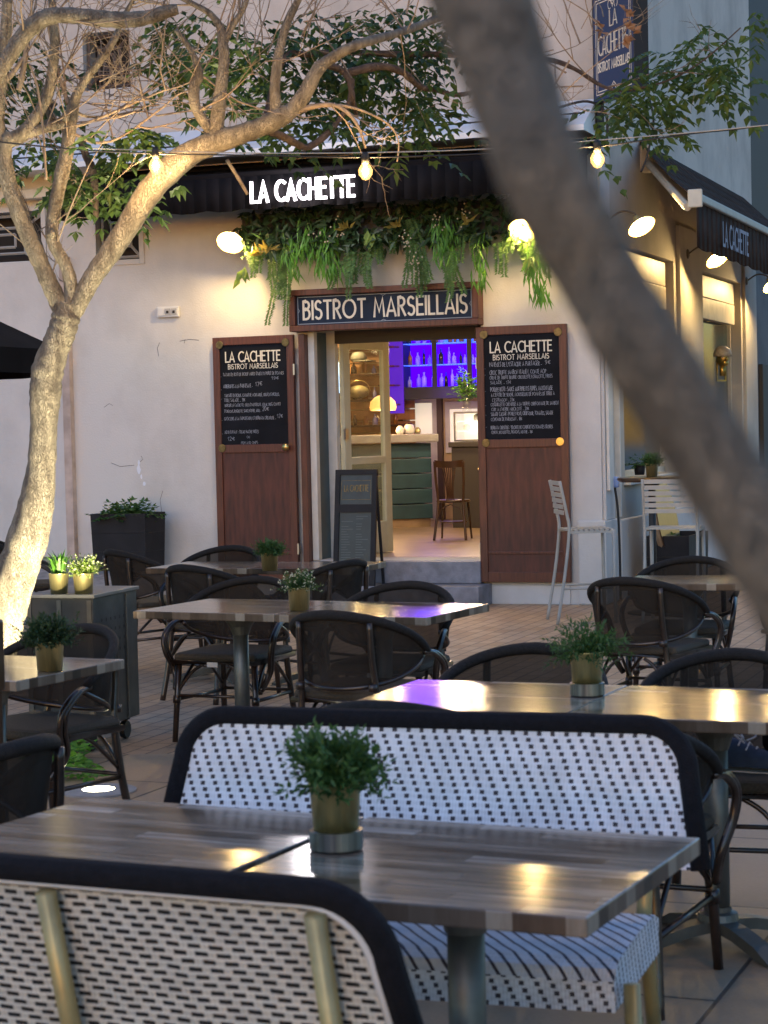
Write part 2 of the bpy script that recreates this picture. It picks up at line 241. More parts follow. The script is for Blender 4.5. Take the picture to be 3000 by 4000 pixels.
# ---------------------------------------------------------------- mesh builder
class MB:
    def __init__(s): s.v = []; s.f = []; s.m = []; s.uv = []; s.mi = 0; s.T = None; s.anyuv = False
    def av(s, p):
        p = Vector(p)
        if s.T is not None: p = s.T @ p
        s.v.append(p); return len(s.v)-1
    def fa(s, idx, uv=None):
        s.f.append(tuple(idx)); s.m.append(s.mi); s.uv.append(uv)
        if uv: s.anyuv = True
    def quad(s, a, b, c, d, uv=None): s.fa([s.av(p) for p in (a, b, c, d)], uv)
    def poly(s, pts, uv=None): s.fa([s.av(p) for p in pts], uv)
    def box(s, x0, x1, y0, y1, z0, z1):
        i = [s.av((x, y, z)) for z in (z0, z1) for y in (y0, y1) for x in (x0, x1)]
        for q in ((0, 2, 3, 1), (4, 5, 7, 6), (0, 1, 5, 4), (2, 6, 7, 3), (0, 4, 6, 2), (1, 3, 7, 5)): s.fa([i[k] for k in q])
    def tube(s, pts, r, n=8, cap=True, closed=False, flat=1.):
        pts = [Vector(p) for p in pts]; k = len(pts)
        rs = [r]*k if isinstance(r, (int, float)) else r
        rings = []; prev = None
        for i, p in enumerate(pts):
            if closed: d = pts[(i+1) % k]-pts[i-1]
            else: d = pts[min(i+1, k-1)]-pts[max(i-1, 0)]
            if d.length < 1e-9: d = Vector((0, 0, 1))
            d.normalize()
            if prev is None:
                a = Vector((0, 0, 1)) if abs(d.z) < .9 else Vector((1, 0, 0)); x = d.cross(a).normalized()
            else:
                x = prev - d*prev.dot(d)
                x = x.normalized() if x.length > 1e-6 else d.orthogonal().normalized()
            prev = x; y = d.cross(x)
            rings.append([s.av(p + (x*math.cos(2*math.pi*j/n)+y*flat*math.sin(2*math.pi*j/n))*rs[i]) for j in range(n)])
        for i in range(k if closed else k-1):
            A, B = rings[i], rings[(i+1) % k]
            for j in range(n): s.fa((A[j], A[(j+1) % n], B[(j+1) % n], B[j]))
        if cap and not closed: s.fa(rings[0][::-1]); s.fa(rings[-1])
    def lathe(s, prof, c=(0, 0, 0), n=24, axis=None):
        c = Vector(c); rings = []
        for (r, z) in prof:
            rings.append([s.av(c+(Vector((r*math.cos(2*math.pi*j/n), r*math.sin(2*math.pi*j/n), z)) if axis is None else axis @ Vector((r*math.cos(2*math.pi*j/n), r*math.sin(2*math.pi*j/n), z)))) for j in range(n)])
        for A, B in zip(rings, rings[1:]):
            for j in range(n): s.fa((A[j], A[(j+1) % n], B[(j+1) % n], B[j]))
        if prof[0][0] > 1e-4: s.fa(rings[0][::-1])
        if prof[-1][0] > 1e-4: s.fa(rings[-1])
    def ball(s, c, r, n=12, sc=(1, 1, 1)):
        c = Vector(c); k = n//2; rings = []
        for i in range(k+1):
            a = -math.pi/2+math.pi*i/k
            rings.append([s.av(c+Vector((r*sc[0]*math.cos(a)*math.cos(2*math.pi*j/n), r*sc[1]*math.cos(a)*math.sin(2*math.pi*j/n), r*sc[2]*math.sin(a)))) for j in range(n)])
        for A, B in zip(rings, rings[1:]):
            for j in range(n): s.fa((A[j], A[(j+1) % n], B[(j+1) % n], B[j]))
    def build(s, name, mats, parent=None, smooth=False, bevel=0., loc=None, rz=0., solid=0.):
        me = bpy.data.meshes.new(name); me.from_pydata([tuple(v) for v in s.v], [], s.f)
        if not isinstance(mats, (list, tuple)): mats = [mats]
        for q in mats: me.materials.append(M[q] if isinstance(q, str) else q)
        me.polygons.foreach_set('material_index', s.m)
        if smooth: me.polygons.foreach_set('use_smooth', [True]*len(s.f))
        if s.anyuv:
            ul = me.uv_layers.new(name='UVMap')
            for pl in me.polygons:
                uv = s.uv[pl.index]
                if uv:
                    for k, li in enumerate(pl.loop_indices): ul.data[li].uv = uv[k]
        me.validate(); me.update()
        o = bpy.data.objects.new(name, me); COL.objects.link(o)
        if parent is not None: o.parent = parent
        if loc is not None: o.location = loc
        o.rotation_euler.z = rz
        if bevel:
            b = o.modifiers.new('bevel', 'BEVEL'); b.width = bevel; b.segments = 2; b.limit_method = 'ANGLE'; b.angle_limit = rad(50)
        if solid:
            b = o.modifiers.new('solid', 'SOLIDIFY'); b.thickness = solid; b.offset = -1
        return o
def tag(o, label, cat, group=None, kind=None):
    if label: o['label'] = label
    if cat: o['category'] = cat
    if group: o['group'] = group
    if kind: o['kind'] = kind
    return o
def thing(name, label, cat, loc, rz=0., group=None):
    o = bpy.data.objects.new(name, None); COL.objects.link(o); o.location = loc; o.rotation_euler.z = rz; o.empty_display_size = .1
    return tag(o, label, cat, group)
def FT(name, label, cat, x, y, z, group=None): return thing(name, label, cat, LW(x, y, z), -TH, group)
def dup(root, loc, rz, label, group=None):
    r = root.copy(); COL.objects.link(r); r.location = loc; r.rotation_euler.z = rz; r['label'] = label
    if group: r['group'] = group
    for ch in list(root.children):
        c = ch.copy(); COL.objects.link(c); c.parent = r
        for g in ch.children:
            d = g.copy(); COL.objects.link(d); d.parent = c
    return r
def cat_rom(pts, n=6):
    P = [Vector(p) for p in pts]; out = []
    for i in range(len(P)-1):
        a = P[max(i-1, 0)]; b = P[i]; c = P[i+1]; d = P[min(i+2, len(P)-1)]
        for k in range(n):
            t = k/n; out.append(.5*((2*b)+(c-a)*t+(2*a-5*b+4*c-d)*t*t+(3*b-a-3*c+d)*t**3))
    out.append(P[-1]); return out
def plight(name, loc, energy, col, r=.03, parent=None, spot=None, target=None, blend=.5):
    l = bpy.data.lights.new(name, 'SPOT' if spot else 'POINT'); l.energy = energy; l.color = col; l.shadow_soft_size = r
    o = bpy.data.objects.new(name, l); COL.objects.link(o); o.location = loc
    if spot:
        l.spot_size = rad(spot); l.spot_blend = blend
        o.rotation_euler = (Vector(target)-Vector(loc)).to_track_quat('-Z', 'Y').to_euler()
    return o
WARM = (1, .62, .26)
# ---------------------------------------------------------------- stroke lettering
def arc(cx, cy, rx, ry, a0, a1, n=9):
    return [(cx+rx*math.cos(rad(a0+(a1-a0)*i/n)), cy+ry*math.sin(rad(a0+(a1-a0)*i/n))) for i in range(n+1)]
GL = {
 'A': (.62, [[(0, 0), (.31, 1), (.62, 0)], [(.10, .27), (.52, .27)]]), 'B': (.46, [[(0, 0), (0, 1), (.2, 1)]+arc(.2, .78, .22, .22, 90, -90, 6)+[(0, .56)], [(.0, .56), (.2, .56)]+arc(.2, .28, .26, .28, 90, -90, 6)+[(0, 0)]]),
 'C': (.62, [arc(.42, .5, .42, .5, 55, 305, 14)]), 'D': (.6, [[(0, 0), (0, 1), (.2, 1)]+arc(.2, .5, .4, .5, 90, -90, 10)+[(0, 0)]]),
 'E': (.42, [[(.42, 1), (0, 1), (0, 0), (.42, 0)], [(0, .55), (.36, .55)]]), 'F': (.42, [[(.42, 1), (0, 1), (0, 0)], [(0, .55), (.36, .55)]]),
 'G': (.66, [arc(.42, .5, .42, .5, 50, 330, 14)+[(.78, .45), (.5, .45)]]), 'H': (.56, [[(0, 0), (0, 1)], [(.56, 0), (.56, 1)], [(0, .52), (.56, .52)]]),
 'I': (.0, [[(0, 0), (0, 1)]]), 'J': (.3, [[(.3, 1), (.3, .25)]+arc(.1, .2, .2, .2, 0, -120, 5)]), 'K': (.5, [[(0, 0), (0, 1)], [(.5, 1), (.02, .45), (.5, 0)]]),
 'L': (.38, [[(0, 1), (0, 0), (.38, 0)]]), 'M': (.72, [[(0, 0), (.1, 1), (.36, .25), (.62, 1), (.72, 0)]]), 'N': (.6, [[(0, 0), (0, 1), (.6, 0), (.6, 1)]]),
 'O': (.9, [arc(.45, .5, .45, .5, 90, 450, 20)]), 'P': (.44, [[(0, 0), (0, 1), (.2, 1)]+arc(.2, .74, .24, .26, 90, -90, 6)+[(0, .48)]]), 'Q': (.9, [arc(.45, .5, .45, .5, 90, 450, 18), [(.6, .2), (.9, -.1)]]),
 'R': (.48, [[(0, 0), (0, 1), (.2, 1)]+arc(.2, .76, .24, .24, 90, -90, 6)+[(0, .52)], [(.18, .52), (.48, 0)]]), 'S': (.44, [arc(.22, .76, .21, .24, 40, 240, 8)+arc(.22, .26, .23, .26, 60, -140, 8)]),
 'T': (.5, [[(0, 1), (.5, 1)], [(.25, 1), (.25, 0)]]), 'U': (.54, [[(0, 1)]+arc(.27, .27, .27, .27, 180, 360, 8)+[(.54, 1)]]), 'V': (.56, [[(0, 1), (.28, 0), (.56, 1)]]),
 'X': (.5, [[(0, 0), (.5, 1)], [(0, 1), (.5, 0)]]), 'Y': (.5, [[(0, 1), (.25, .5), (.5, 1)], [(.25, .5), (.25, 0)]]), 'Z': (.5, [[(0, 1), (.5, 1), (0, 0), (.5, 0)]]),
 '1': (.25, [[(0, .7), (.22, 1), (.22, 0)]]), '2': (.44, [arc(.22, .74, .21, .26, 160, -30, 7)+[(0, 0), (.45, 0)]]), '3': (.44, [arc(.2, .76, .21, .24, 140, -80, 7), arc(.2, .27, .24, .27, 85, -140, 7)]),
 '0': (.5, [arc(.25, .5, .25, .5, 90, 450, 14)]), '7': (.44, [[(0, 1), (.44, 1), (.15, 0)]]), '8': (.44, [arc(.22, .76, .19, .23, 270, 630, 12), arc(.22, .27, .22, .27, 90, 450, 12)]),
 '9': (.44, [arc(.22, .72, .2, .27, 0, 360, 12), [(.42, .72), (.36, .2), (.1, 0)]]), 'e': (.42, [arc(.3, .5, .28, .4, 50, 310, 8), [(-.05, .58), (.35, .58)], [(-.05, .42), (.35, .42)]]),
 '-': (.3, [[(0, .1), (.3, .1)]]), ',': (.08, [[(.06, .05), (0, -.15)]]), ':': (.05, [[(0, .1), (0, .2)], [(0, .55), (0, .65)]]), '.': (.05, [[(0, 0), (0, .08)]]), "'": (.08, [[(.05, 1), (.02, .75)]]), '/': (.3, [[(0, 0), (.3, 1)]])}
def ribbon(mb, pts, w, put, k):
    P = [Vector((p[0], p[1], 0)) for p in pts]; n = len(P); L = []; Rr = []
    cl = n > 4 and (P[0]-P[-1]).length < 1e-4
    for i in range(n):
        d1 = (P[i]-P[i-1]) if i > 0 else (P[1]-P[0] if not cl else P[0]-P[-2])
        d2 = (P[i+1]-P[i]) if i < n-1 else (P[-1]-P[-2] if not cl else P[1]-P[0])
        d1.normalize(); d2.normalize(); t = (d1+d2)
        if t.length < .2: t = d2.copy()
        t.normalize(); nn = Vector((-t.y, t.x, 0)); sc = min(1.8, 1/max(.35, nn.dot(Vector((-d2.y, d2.x, 0)))))
        p = P[i].copy()
        if not cl and i == 0: p -= d2*w*.45
        if not cl and i == n-1: p += d1*w*.45
        L.append(put(p.x+nn.x*w*sc/2, p.y+nn.y*w*sc/2, k)); Rr.append(put(p.x-nn.x*w*sc/2, p.y-nn.y*w*sc/2, k))
    li = [mb.av(p) for p in L]; ri = [mb.av(p) for p in Rr]
    for i in range(n-1): mb.fa((li[i], ri[i], ri[i+1], li[i+1]))
def text(mb, s, x, z, h, put, w=.12, wid=1., gap=.16, space=.42, jit=0., width=None):
    if width:
        tot = 0
        for ch in s: tot += space if ch == ' ' else GL[ch][0]*wid+gap
        tot -= gap; h_w = width/tot
    else: h_w = h
    k = 0; cx = x
    for ch in s:
        if ch == ' ': cx += space*h_w; continue
        gw, st = GL[ch]
        jy = R.uniform(-jit, jit)*h; js = 1+R.uniform(-jit, jit)*1.5; jr = R.uniform(-jit, jit)
        for q in st:
            k += 1
            ribbon(mb, [(cx+(px*wid+jr*py)*h_w, z+jy+py*h*js) for px, py in q], w*h, put, k % 3)
        cx += (gw*wid+gap)*h_w*(1+R.uniform(-jit, jit))
    return cx
def putf(y0, e=.0006): return lambda a, b, k: (a, y0-e*k, b)       # upright plane facing local -y
# ---------------------------------------------------------------- foliage helpers
def leaflet(mb, p, d, up, L, w):
    d = Vector(d).normalized(); s = d.cross(up)
    s = s.normalized() if s.length > 1e-4 else d.orthogonal().normalized()
    n_ = s.cross(d)
    a = mb.av(p); b = mb.av(p+d*L*.38+s*w/2+n_*w*.15); c = mb.av(p+d*L); e_ = mb.av(p+d*L*.38-s*w/2+n_*w*.15); f_ = mb.av(p+d*L*.45-n_*w*.05)
    mb.fa((a, b, f_)); mb.fa((b, c, f_)); mb.fa((a, f_, e_)); mb.fa((f_, c, e_))
def rv(s=1.): return Vector((R.gauss(0, s), R.gauss(0, s), R.gauss(0, s)))
def spray(mb, p, d, L, n, ll, lw, droop=.5, stem=None):
    p = Vector(p); d = Vector(d).normalized(); st = L/n; up = Vector((0, 0, 1)); pts = [p.copy()]
    for i in range(n):
        d = (d+Vector((0, 0, -droop/n))+rv(.04)).normalized(); p = p+d*st; pts.append(p.copy()); s = d.cross(up)
        s = s.normalized() if s.length > 1e-3 else Vector((1, 0, 0))
        k = math.sin(math.pi*(i+1.5)/(n+2.5))*.5+.6
        for sg in (-1, 1): leaflet(mb, p, s*sg+d*.55+Vector((0, 0, -.25))+rv(.12), up+rv(.3), ll*k*R.uniform(.8, 1.15), lw*k)
    leaflet(mb, p, d, up, ll, lw)
    if stem is not None: stem.tube(pts[::2]+[pts[-1]], .0022, 3, cap=False)
def limb(mb, pts, dep, n=9, sub=6, wob=.0, rs=1.0):
    """pts: (vx, vy, r_px[, depth offset]) measured in the photo; real radius follows the distance"""
    P = []; rr = []
    for q in pts:
        dd = dep+(q[3] if len(q) > 3 else 0); P.append(AT(q[0], q[1], dd)); rr.append(q[2]/pxm(dd)*rs)
    Q = cat_rom(P, sub); rad_ = []
    for i in range(len(Q)):
        t = i/sub; k = min(int(t), len(rr)-2); f_ = t-k; rad_.append((rr[k]*(1-f_)+rr[k+1]*f_)*(1+R.uniform(-wob, wob)))
    mb.tube(Q, rad_, n); return Q, rad_
# ---------------------------------------------------------------- ground
def sheet(name, pts, z, m_, kind='structure'):
    mb = MB(); mb.poly([(p[0], p[1], z) for p in pts]); o = mb.build(name, m_); o['kind'] = kind; return o
sheet('ground', [(-70, -30), (90, -30), (90, 120), (-70, 120)], 0, 'brick_paving')
a, b = G(-40, 1640), G(1700, 1600)
sheet('terrace_paving', [(-14, -6), (14, -6), (14, b.y-.6), (b.x+.3, b.y-.35), (a.x, a.y+.1), (-14, a.y+2.6)], .004, 'slab_paving')
# ramp of grey asphalt along the left wall
mb = MB(); rp = [(-3.9, -.35, .02), (-3.9, -2.3, .012), (-16, -2.6, .012), (-16, -.0, .42), (-4.4, 0, .42)]
P3 = [LW(*p) for p in rp]; mb.poly([P3[0], P3[4], P3[3], P3[2], P3[1]])
o = mb.build('pavement_ramp', 'asphalt'); o['kind'] = 'structure'

# ---------------------------------------------------------------- building
def wall_holes(mb, a0, a1, z0, z1, holes, put_f, put_b, reveal=True):
    """wall in the a-z plane with rectangular holes (a0,a1,z0,z1); put_f / put_b place front and back points"""
    A = sorted({a0, a1, *[h[0] for h in holes], *[h[1] for h in holes]}); Z = sorted({z0, z1, *[h[2] for h in holes], *[h[3] for h in holes]})
    for i in range(len(A)-1):
        for j in range(len(Z)-1):
            ca, cz = (A[i]+A[i+1])/2, (Z[j]+Z[j+1])/2
            if any(h[0] < ca < h[1] and h[2] < cz < h[3] for h in holes): continue
            q = [(A[i], Z[j]), (A[i+1], Z[j]), (A[i+1], Z[j+1]), (A[i], Z[j+1])]
            mb.quad(*[put_f(*p) for p in q]); mb.quad(*[put_b(*p) for p in q[::-1]])
    for h in holes:
        q = [(h[0], h[2]), (h[1], h[2]), (h[1], h[3]), (h[0], h[3])]
        for k in range(4):
            p, r = q[k], q[(k+1) % 4]; mb.quad(put_f(*p), put_b(*p), put_b(*r), put_f(*r))
BT = FT('bistro_building', 'pale plastered corner bistro building behind the terrace, open door and lit interior', 'building', 0, 0, 0)
TW = .42
DX0, DX1, DZ0, DZ1 = -2.74, -1.08, .39, 2.62
w2 = (FL(207, 475)[0], FL(300, 475)[0], FL(250, 562)[1], 3.74)
w1 = (-6.35, FL(90, 500)[0], FL(40, 578)[1], 3.76)
w3 = (FL(178, 100)[0], FL(279, 100)[0], FL(230, 192)[1], FL(230, 68)[1])
holes = [(DX0, DX1, DZ0, DZ1), w2, w1]
mb = MB(); wall_holes(mb, -14, 0, 0, 4.18, holes, lambda a, z: (a, 0, z), lambda a, z: (a, TW, z)); 
mb.quad((0, 0, 0), (0, TW, 0), (0, TW, 4.18), (0, 0, 4.18)); mb.build('wall', 'wall_plaster', BT)
mb = MB(); wall_holes(mb, -14, .0, 4.18, 11, [w3], lambda a, z: (a, .02, z), lambda a, z: (a, TW, z)); mb.build('upper_wall', 'upper_plaster', BT)
s1 = (.88, 3.18, 1.08, 3.22); s2 = (4.63, 7.02, .95, 3.22)
mb = MB(); wall_holes(mb, TW, 7.9, 0, 4.18, [s1, s2], lambda a, z: (0, a, z), lambda a, z: (-.3, a, z)); mb.build('side_wall', 'side_plaster', BT)
mb = MB(); mb.box(-.3, -.001, .02, 7.9, 4.18, 11); mb.build('side_upper_wall', 'blue_plaster', BT)
# corner pilasters, plinth, flashing ledge, cornice
mb = MB(); mb.box(-.22, .035, -.035, .5, 0, .74); mb.build('corner_plinth', 'wall_plaster', BT, bevel=.012)
mb = MB(); mb.box(.0, .03, .02, .36, .74, 4.1); mb.build('corner_pilaster', 'wall_plaster', BT, bevel=.006)
mb = MB(); mb.box(.0, .05, .5, 7.9, 0, .72); mb.build('side_plinth', 'wall_plaster', BT, bevel=.01)
for (x0, x1) in ((3.32, 4.5), (7.12, 7.9)):
    mb = MB(); mb.box(.0, .04, x0, x1, .72, 3.6); mb.build('side_pilaster', 'side_plaster', BT, bevel=.006)
mb = MB(); mb.box(-1.08+.02, -.3, -.02, 0, 0, .17); mb.build('wall_base', 'wall_plaster', BT, bevel=.005)
mb = MB(); mb.box(-14, -5.26, -.06, 0, .42, 3.28); 
mb.build('wall_band', 'wall_plaster', BT, bevel=.01)
mb = MB(); mb.box(-5.26, -5.18, -.075, 0, .3, 3.3); mb.build('corner_strip', 'pinkish_strip', BT)  # narrow pinkish strip beside the wall band
mb = MB(); mb.box(-14, -5.3, -.16, -.0, 3.86, 3.95); mb.build('cornice', 'cream_metal', BT, bevel=.01)
LZ0 = 4.13; mb = MB()
mb.poly([(-14, -.48, LZ0), (.02, -.48, LZ0), (.02, .0, LZ0+.28), (-14, .0, LZ0+.28)]); mb.poly([(-14, -.48, LZ0), (-14, -.48, LZ0-.05), (.02, -.48, LZ0-.05), (.02, -.48, LZ0)])
mb.poly([(.02, -.48, LZ0-.05), (.02, 0, LZ0-.05), (.02, 0, LZ0+.28), (.02, -.48, LZ0)]); mb.poly([(-14, -.48, LZ0-.05), (-14, 0, LZ0-.05), (.02, 0, LZ0-.05), (.02, -.48, LZ0-.05)])
mb.build('ledge', 'white_flashing', BT)
# neighbours
nb = FT('neighbour_building', 'dark grey building at the far right past the side windows', 'building', 0, 8, 0)
mb = MB(); mb.box(-6, -.12, -.09, 9, 0, 4.2); mb.build('wall', 'grey_plaster', nb)
mb = MB(); mb.box(-6, -.12, -.09, 9, 4.2, 12); mb.build('upper_wall', 'interior_dark', nb)
mb = MB(); mb.box(-.12, -.06, .9, 1.3, .3, 2.3); mb.build('door', 'interior_dark', nb, bevel=.01)
# geometric grilles
def grille(name, w, mname, y, part_of, scale_in=.25):
    x0, x1, z0, z1 = w; mb = MB(); t = .022; cx, cz = (x0+x1)/2, (z0+z1)/2
    def bar(a, b):
        A = Vector((a[0], y, a[1])); B = Vector((b[0], y, b[1])); mb.tube([A, B], t*.62, 4)
    e = .03
    rect = [(x0+e, z0+e), (x1-e, z0+e), (x1-e, z1-e), (x0+e, z1-e)]
    ins = [(cx+(p[0]-cx)*.52, cz+(p[1]-cz)*.52) for p in rect]; ins2 = [(cx+(p[0]-cx)*.26, cz+(p[1]-cz)*.26) for p in rect]
    for Q in (rect, ins, ins2):
        for k in range(4): bar(Q[k], Q[(k+1) % 4])
    for k in range(4): bar(rect[k], ins[k])
    mb.build(name, mname, part_of)
for i, (w, mname, lab) in enumerate(((w1, 'grille', ''), (w2, 'grille', ''), (w3, 'grille_dark', ''))):
    fr = MB(); x0, x1, z0, z1 = w; t = .05; d0, d1 = (-.015, .03) if i < 2 else (.005, .05)
    fr.box(x0-t, x0, d0, d1, z0-t, z1+t); fr.box(x1, x1+t, d0, d1, z0-t, z1+t); fr.box(x0, x1, d0, d1, z0-t, z0); fr.box(x0, x1, d0, d1, z1, z1+t)
    wo = fr.build('window', 'wall_plaster' if i < 2 else 'upper_plaster', BT, bevel=.004)
    g = MB(); g.box(x0-.01, x1+.01, .26, .30, z0-.01, z1+.01); g.build('pane', 'recess_dark', wo)
    grille('grille', w, mname, .07, wo)
# side windows with roller shutter boxes
for (w, xg) in ((s1, 'teal_glass'), (s2, 'teal_glass')):
    y0, y1, z0, z1 = w; fr = MB(); t = .06
    fr.box(-.2, -.12, y0, y0+t, z0, z1-.5); fr.box(-.2, -.12, y1-t, y1, z0, z1-.5); fr.box(-.2, -.12, y0, y1, z0, z0+t)
    wo = fr.build('window', 'cream_metal', BT, bevel=.004)
    g = MB(); g.box(-.18, -.16, y0+t, y1-t, z0+t, z1-.5); g.build('pane', 'teal_glass', wo)
    g = MB(); g.box(-.14, -.06, y0+.01, y1-.12, z1-.26, z1-.02); g.box(-.14, -.055, y0+.01, y1-.12, z1-.50, z1-.268); g.build('shutter_box', 'cream_metal', wo, bevel=.006)
    g = MB(); g.box(-.2, .07, y0-.05, y1+.05, z0-.06, z0-.001); g.build('sill', 'white_wood', wo, bevel=.006)
g = MB(); g.box(.0, .05, .5, .53, .75, 2.9); g.build('gutter', 'white_wood', BT)
# ---------------------------------------------------------------- steps
mb = MB(); mb.box(-2.95, -1.02, -.42, .0, 0, .185); o = mb.build('door_steps', 'step_stone', None, bevel=.01, loc=LW(0, 0, 0), rz=-TH)
tag(o, 'grey stone lower step on the ground in front of the open door', 'step', 'stone steps at the door')
mb = MB(); mb.box(-2.735, -1.10, -.10, .40, .187, .385); o = mb.build('door_step', 'step_stone', None, bevel=.008, loc=LW(0, 0, 0), rz=-TH)
tag(o, 'grey stone upper step directly under the doorway, leading to the wooden floor', 'step', 'stone steps at the door')
# ---------------------------------------------------------------- door surround, sign, shutters
DS = FT('door_surround', 'brown wooden door surround with white and teal jambs around the bistro entrance', 'door frame', -1.9, 0, .39)
mb = MB(); mb.box(DX0-1.9*-1-.06-.0, DX0+1.9-.0, -.10, 0, -.18, 2.08); mb.build('outer_post', 'mahogany', DS, bevel=.005)
mb = MB(); mb.box(DX0+1.9+.002, DX0+1.9+.065, -.02, .06, 0, 2.1); mb.build('white_post', 'white_wood', DS, bevel=.006)
mb = MB(); mb.box(DX0+1.9+.002, DX0+1.9+.035, .062, .36, 0, 2.1); mb.build('side_panel', 'teal', DS)
mb = MB(); mb.box(DX0+1.9+.002, DX0+1.9+.12, .362, .45, 0, 2.12); mb.build('inner_post', 'white_wood', DS, bevel=.005)
mb = MB(); mb.box(DX0+1.9+.12, DX1+1.9, .362, .43, 2.0, 2.2); mb.build('lintel', 'interior_dark', DS)
# glazed door leaf
p0 = Vector((-2.60, .46)); p1 = Vector((-2.42, 1.24)); dl = (p1-p0); LL = dl.length; ang = math.atan2(dl.y, dl.x)
DL = thing('glazed_door', 'cream framed glass door leaf standing open inside the entrance', 'door', LW(p0.x, p0.y, .395), ang-TH)
ZT = 2.08
mb = MB(); t = .11; mb.box(0, t, -.025, .025, .0, ZT); mb.box(LL-t, LL, -.025, .025, 0, ZT); mb.box(t, LL-t, -.025, .025, ZT-.13, ZT); mb.box(t, LL-t, -.025, .025, 0, .30); mb.box(t, LL-t, -.025, .025, .86, .93)
mb.build('frame', 'cream_wood', DL, bevel=.006)
mb = MB(); mb.box(t, LL-t, -.004, .004, .93, ZT-.13); mb.build('pane', 'pane', DL)
mb = MB(); mb.box(t, LL-t, -.004, .004, .30, .86); mb.build('pane', 'pane', DL)
mb = MB(); mb.box(-.02, .03, -.05, -.027, .3, .42); mb.box(-.02, .03, -.05, -.027, 1.1, 1.2); mb.build('hinge', 'steel', DL)
# BISTROT MARSEILLAIS sign
sx0, sx1, sz0, sz1 = -2.86, -1.05, 2.49, 2.87
SG = FT('entrance_sign', 'navy sign reading BISTROT MARSEILLAIS in a brown wooden frame over the door', 'sign', (sx0+sx1)/2, 0, sz0)
hw = (sx1-sx0)/2; hh = sz1-sz0
mb = MB(); d = -.16
mb.box(-hw, hw, d, 0, 0, .055); mb.box(-hw, hw, d, 0, hh-.055, hh); mb.box(-hw, -hw+.06, d, 0, .055, hh-.055); mb.box(hw-.06, hw, d, 0, .055, hh-.055); mb.build('frame', 'mahogany', SG, bevel=.006)
mb = MB(); mb.box(-hw+.06, hw-.06, -.115, -.02, .055, hh-.055); mb.build('board', 'navy', SG)
mb = MB()
for q in ([(-hw+.075, .068), (hw-.075, .068), (hw-.075, hh-.068), (-hw+.075, hh-.068), (-hw+.075, .068)],): ribbon(mb, q, .007, putf(-.1175), 1)
for sx in (-1, 1): ribbon(mb, [(sx*(hw-.075), .165), (sx*(hw-.09), .19), (sx*(hw-.075), .215)], .005, putf(-.1175), 2)
for zz, s_ in ((.068, 1), (hh-.068, -1)): ribbon(mb, [(-.03, zz), (0, zz+s_*.015), (.03, zz)], .005, putf(-.1175), 2)
mb.build('border', 'sign_border', SG)
mb = MB(); text(mb, 'BISTROT MARSEILLAIS', -hw+.13, .112, .16, putf(-.118), w=.13, wid=.92, gap=.2, width=2*hw-.25); mb.build('lettering', 'cream_paint', SG)
# wooden shutters with chalk menus
def shutter(xc, label, menu, ang, medal):
    S = FT('menu_shutter', label, 'shutter', xc, -.03, .2, 'brown wooden menu shutters beside the door'); S.rotation_euler.z = -TH+ang
    w, h, t = .83, 2.27, .045; s = .07; zb = 1.27
    hw = w/2; mb = MB()
    mb.box(-hw, -hw+s, -t, 0, 0, h); mb.box(hw-s, hw, -t, 0, 0, h); mb.box(-hw+s, hw-s, -t, 0, h-.075, h); mb.box(-hw+s, hw-s, -t, 0, zb-.075, zb); mb.box(-hw+s, hw-s, -t, 0, 0, .09); mb.box(-hw+s, hw-s, -t+.006, 0, .25, .275)
    mb.build('frame', 'mahogany', S, bevel=.004)
    mb = MB(); mb.box(-hw+s, hw-s, -.028, -.006, .09, .25); mb.box(-hw+s, hw-s, -.028, -.006, .275, zb-.075); mb.build('lower_panel', 'mahogany_panel', S)
    mb = MB(); mb.box(-hw+s, hw-s, -.034, -.006, zb, h-.075); bo = mb.build('blackboard', 'blackboard', S)
    y = -.0346; mb = MB()
    text(mb, 'LA CACHETTE', -hw+s+.06, h-.075-.155, .09, putf(y), w=.14, gap=.2, width=w-2*s-.13)
    text(mb, 'BISTROT MARSEILLAIS', -hw+s+.085, h-.075-.222, .044, putf(y), w=.13, gap=.22, width=w-2*s-.18); mb.build('printed_heading', 'cream_paint', S)
    mb = MB()
    for (ln, x, z, hh_, wd) in menu:
        text(mb, ln, -hw+s+x, h-.075-z, hh_*.86, putf(y, .0003), w=.08, wid=.9, gap=.22, jit=.07, width=wd)
    mb.build('chalk_writing', 'chalk', S)
    for i, (mx, mz) in enumerate(((-hw+.075, h-.07), (hw-.075, h-.07), (-hw+.075, zb-.03), (hw-.075, zb-.03))):
        mb = MB(); ax = Matrix.Rotation(rad(90), 3, 'X')
        if medal[i] == 2: mb.lathe([(.0, -.0), (.012, .0), (.012, .03), (.032, .042), (.036, .058), (.024, .072), (0, .076)], (mx, -t, mz), 20, ax); mb.build('door_knob', 'brass', S, smooth=True)
        else: mb.lathe([(.038, .0), (.038, .003), (.035, .006), (0, .006)], (mx, -t-.001, mz), 24, ax); mb.build('disc', ('brass_dull', 'brass')[medal[i]], S)
    mb = MB()
    for z in (.25, 1.9): mb.box(hw-.004 if xc < -2 else -hw-.004, hw+.012 if xc < -2 else -hw+.002, -t-.004, 0, z, z+.1)
    mb.build('hinge', 'steel', S)
    return S
e = 'e'
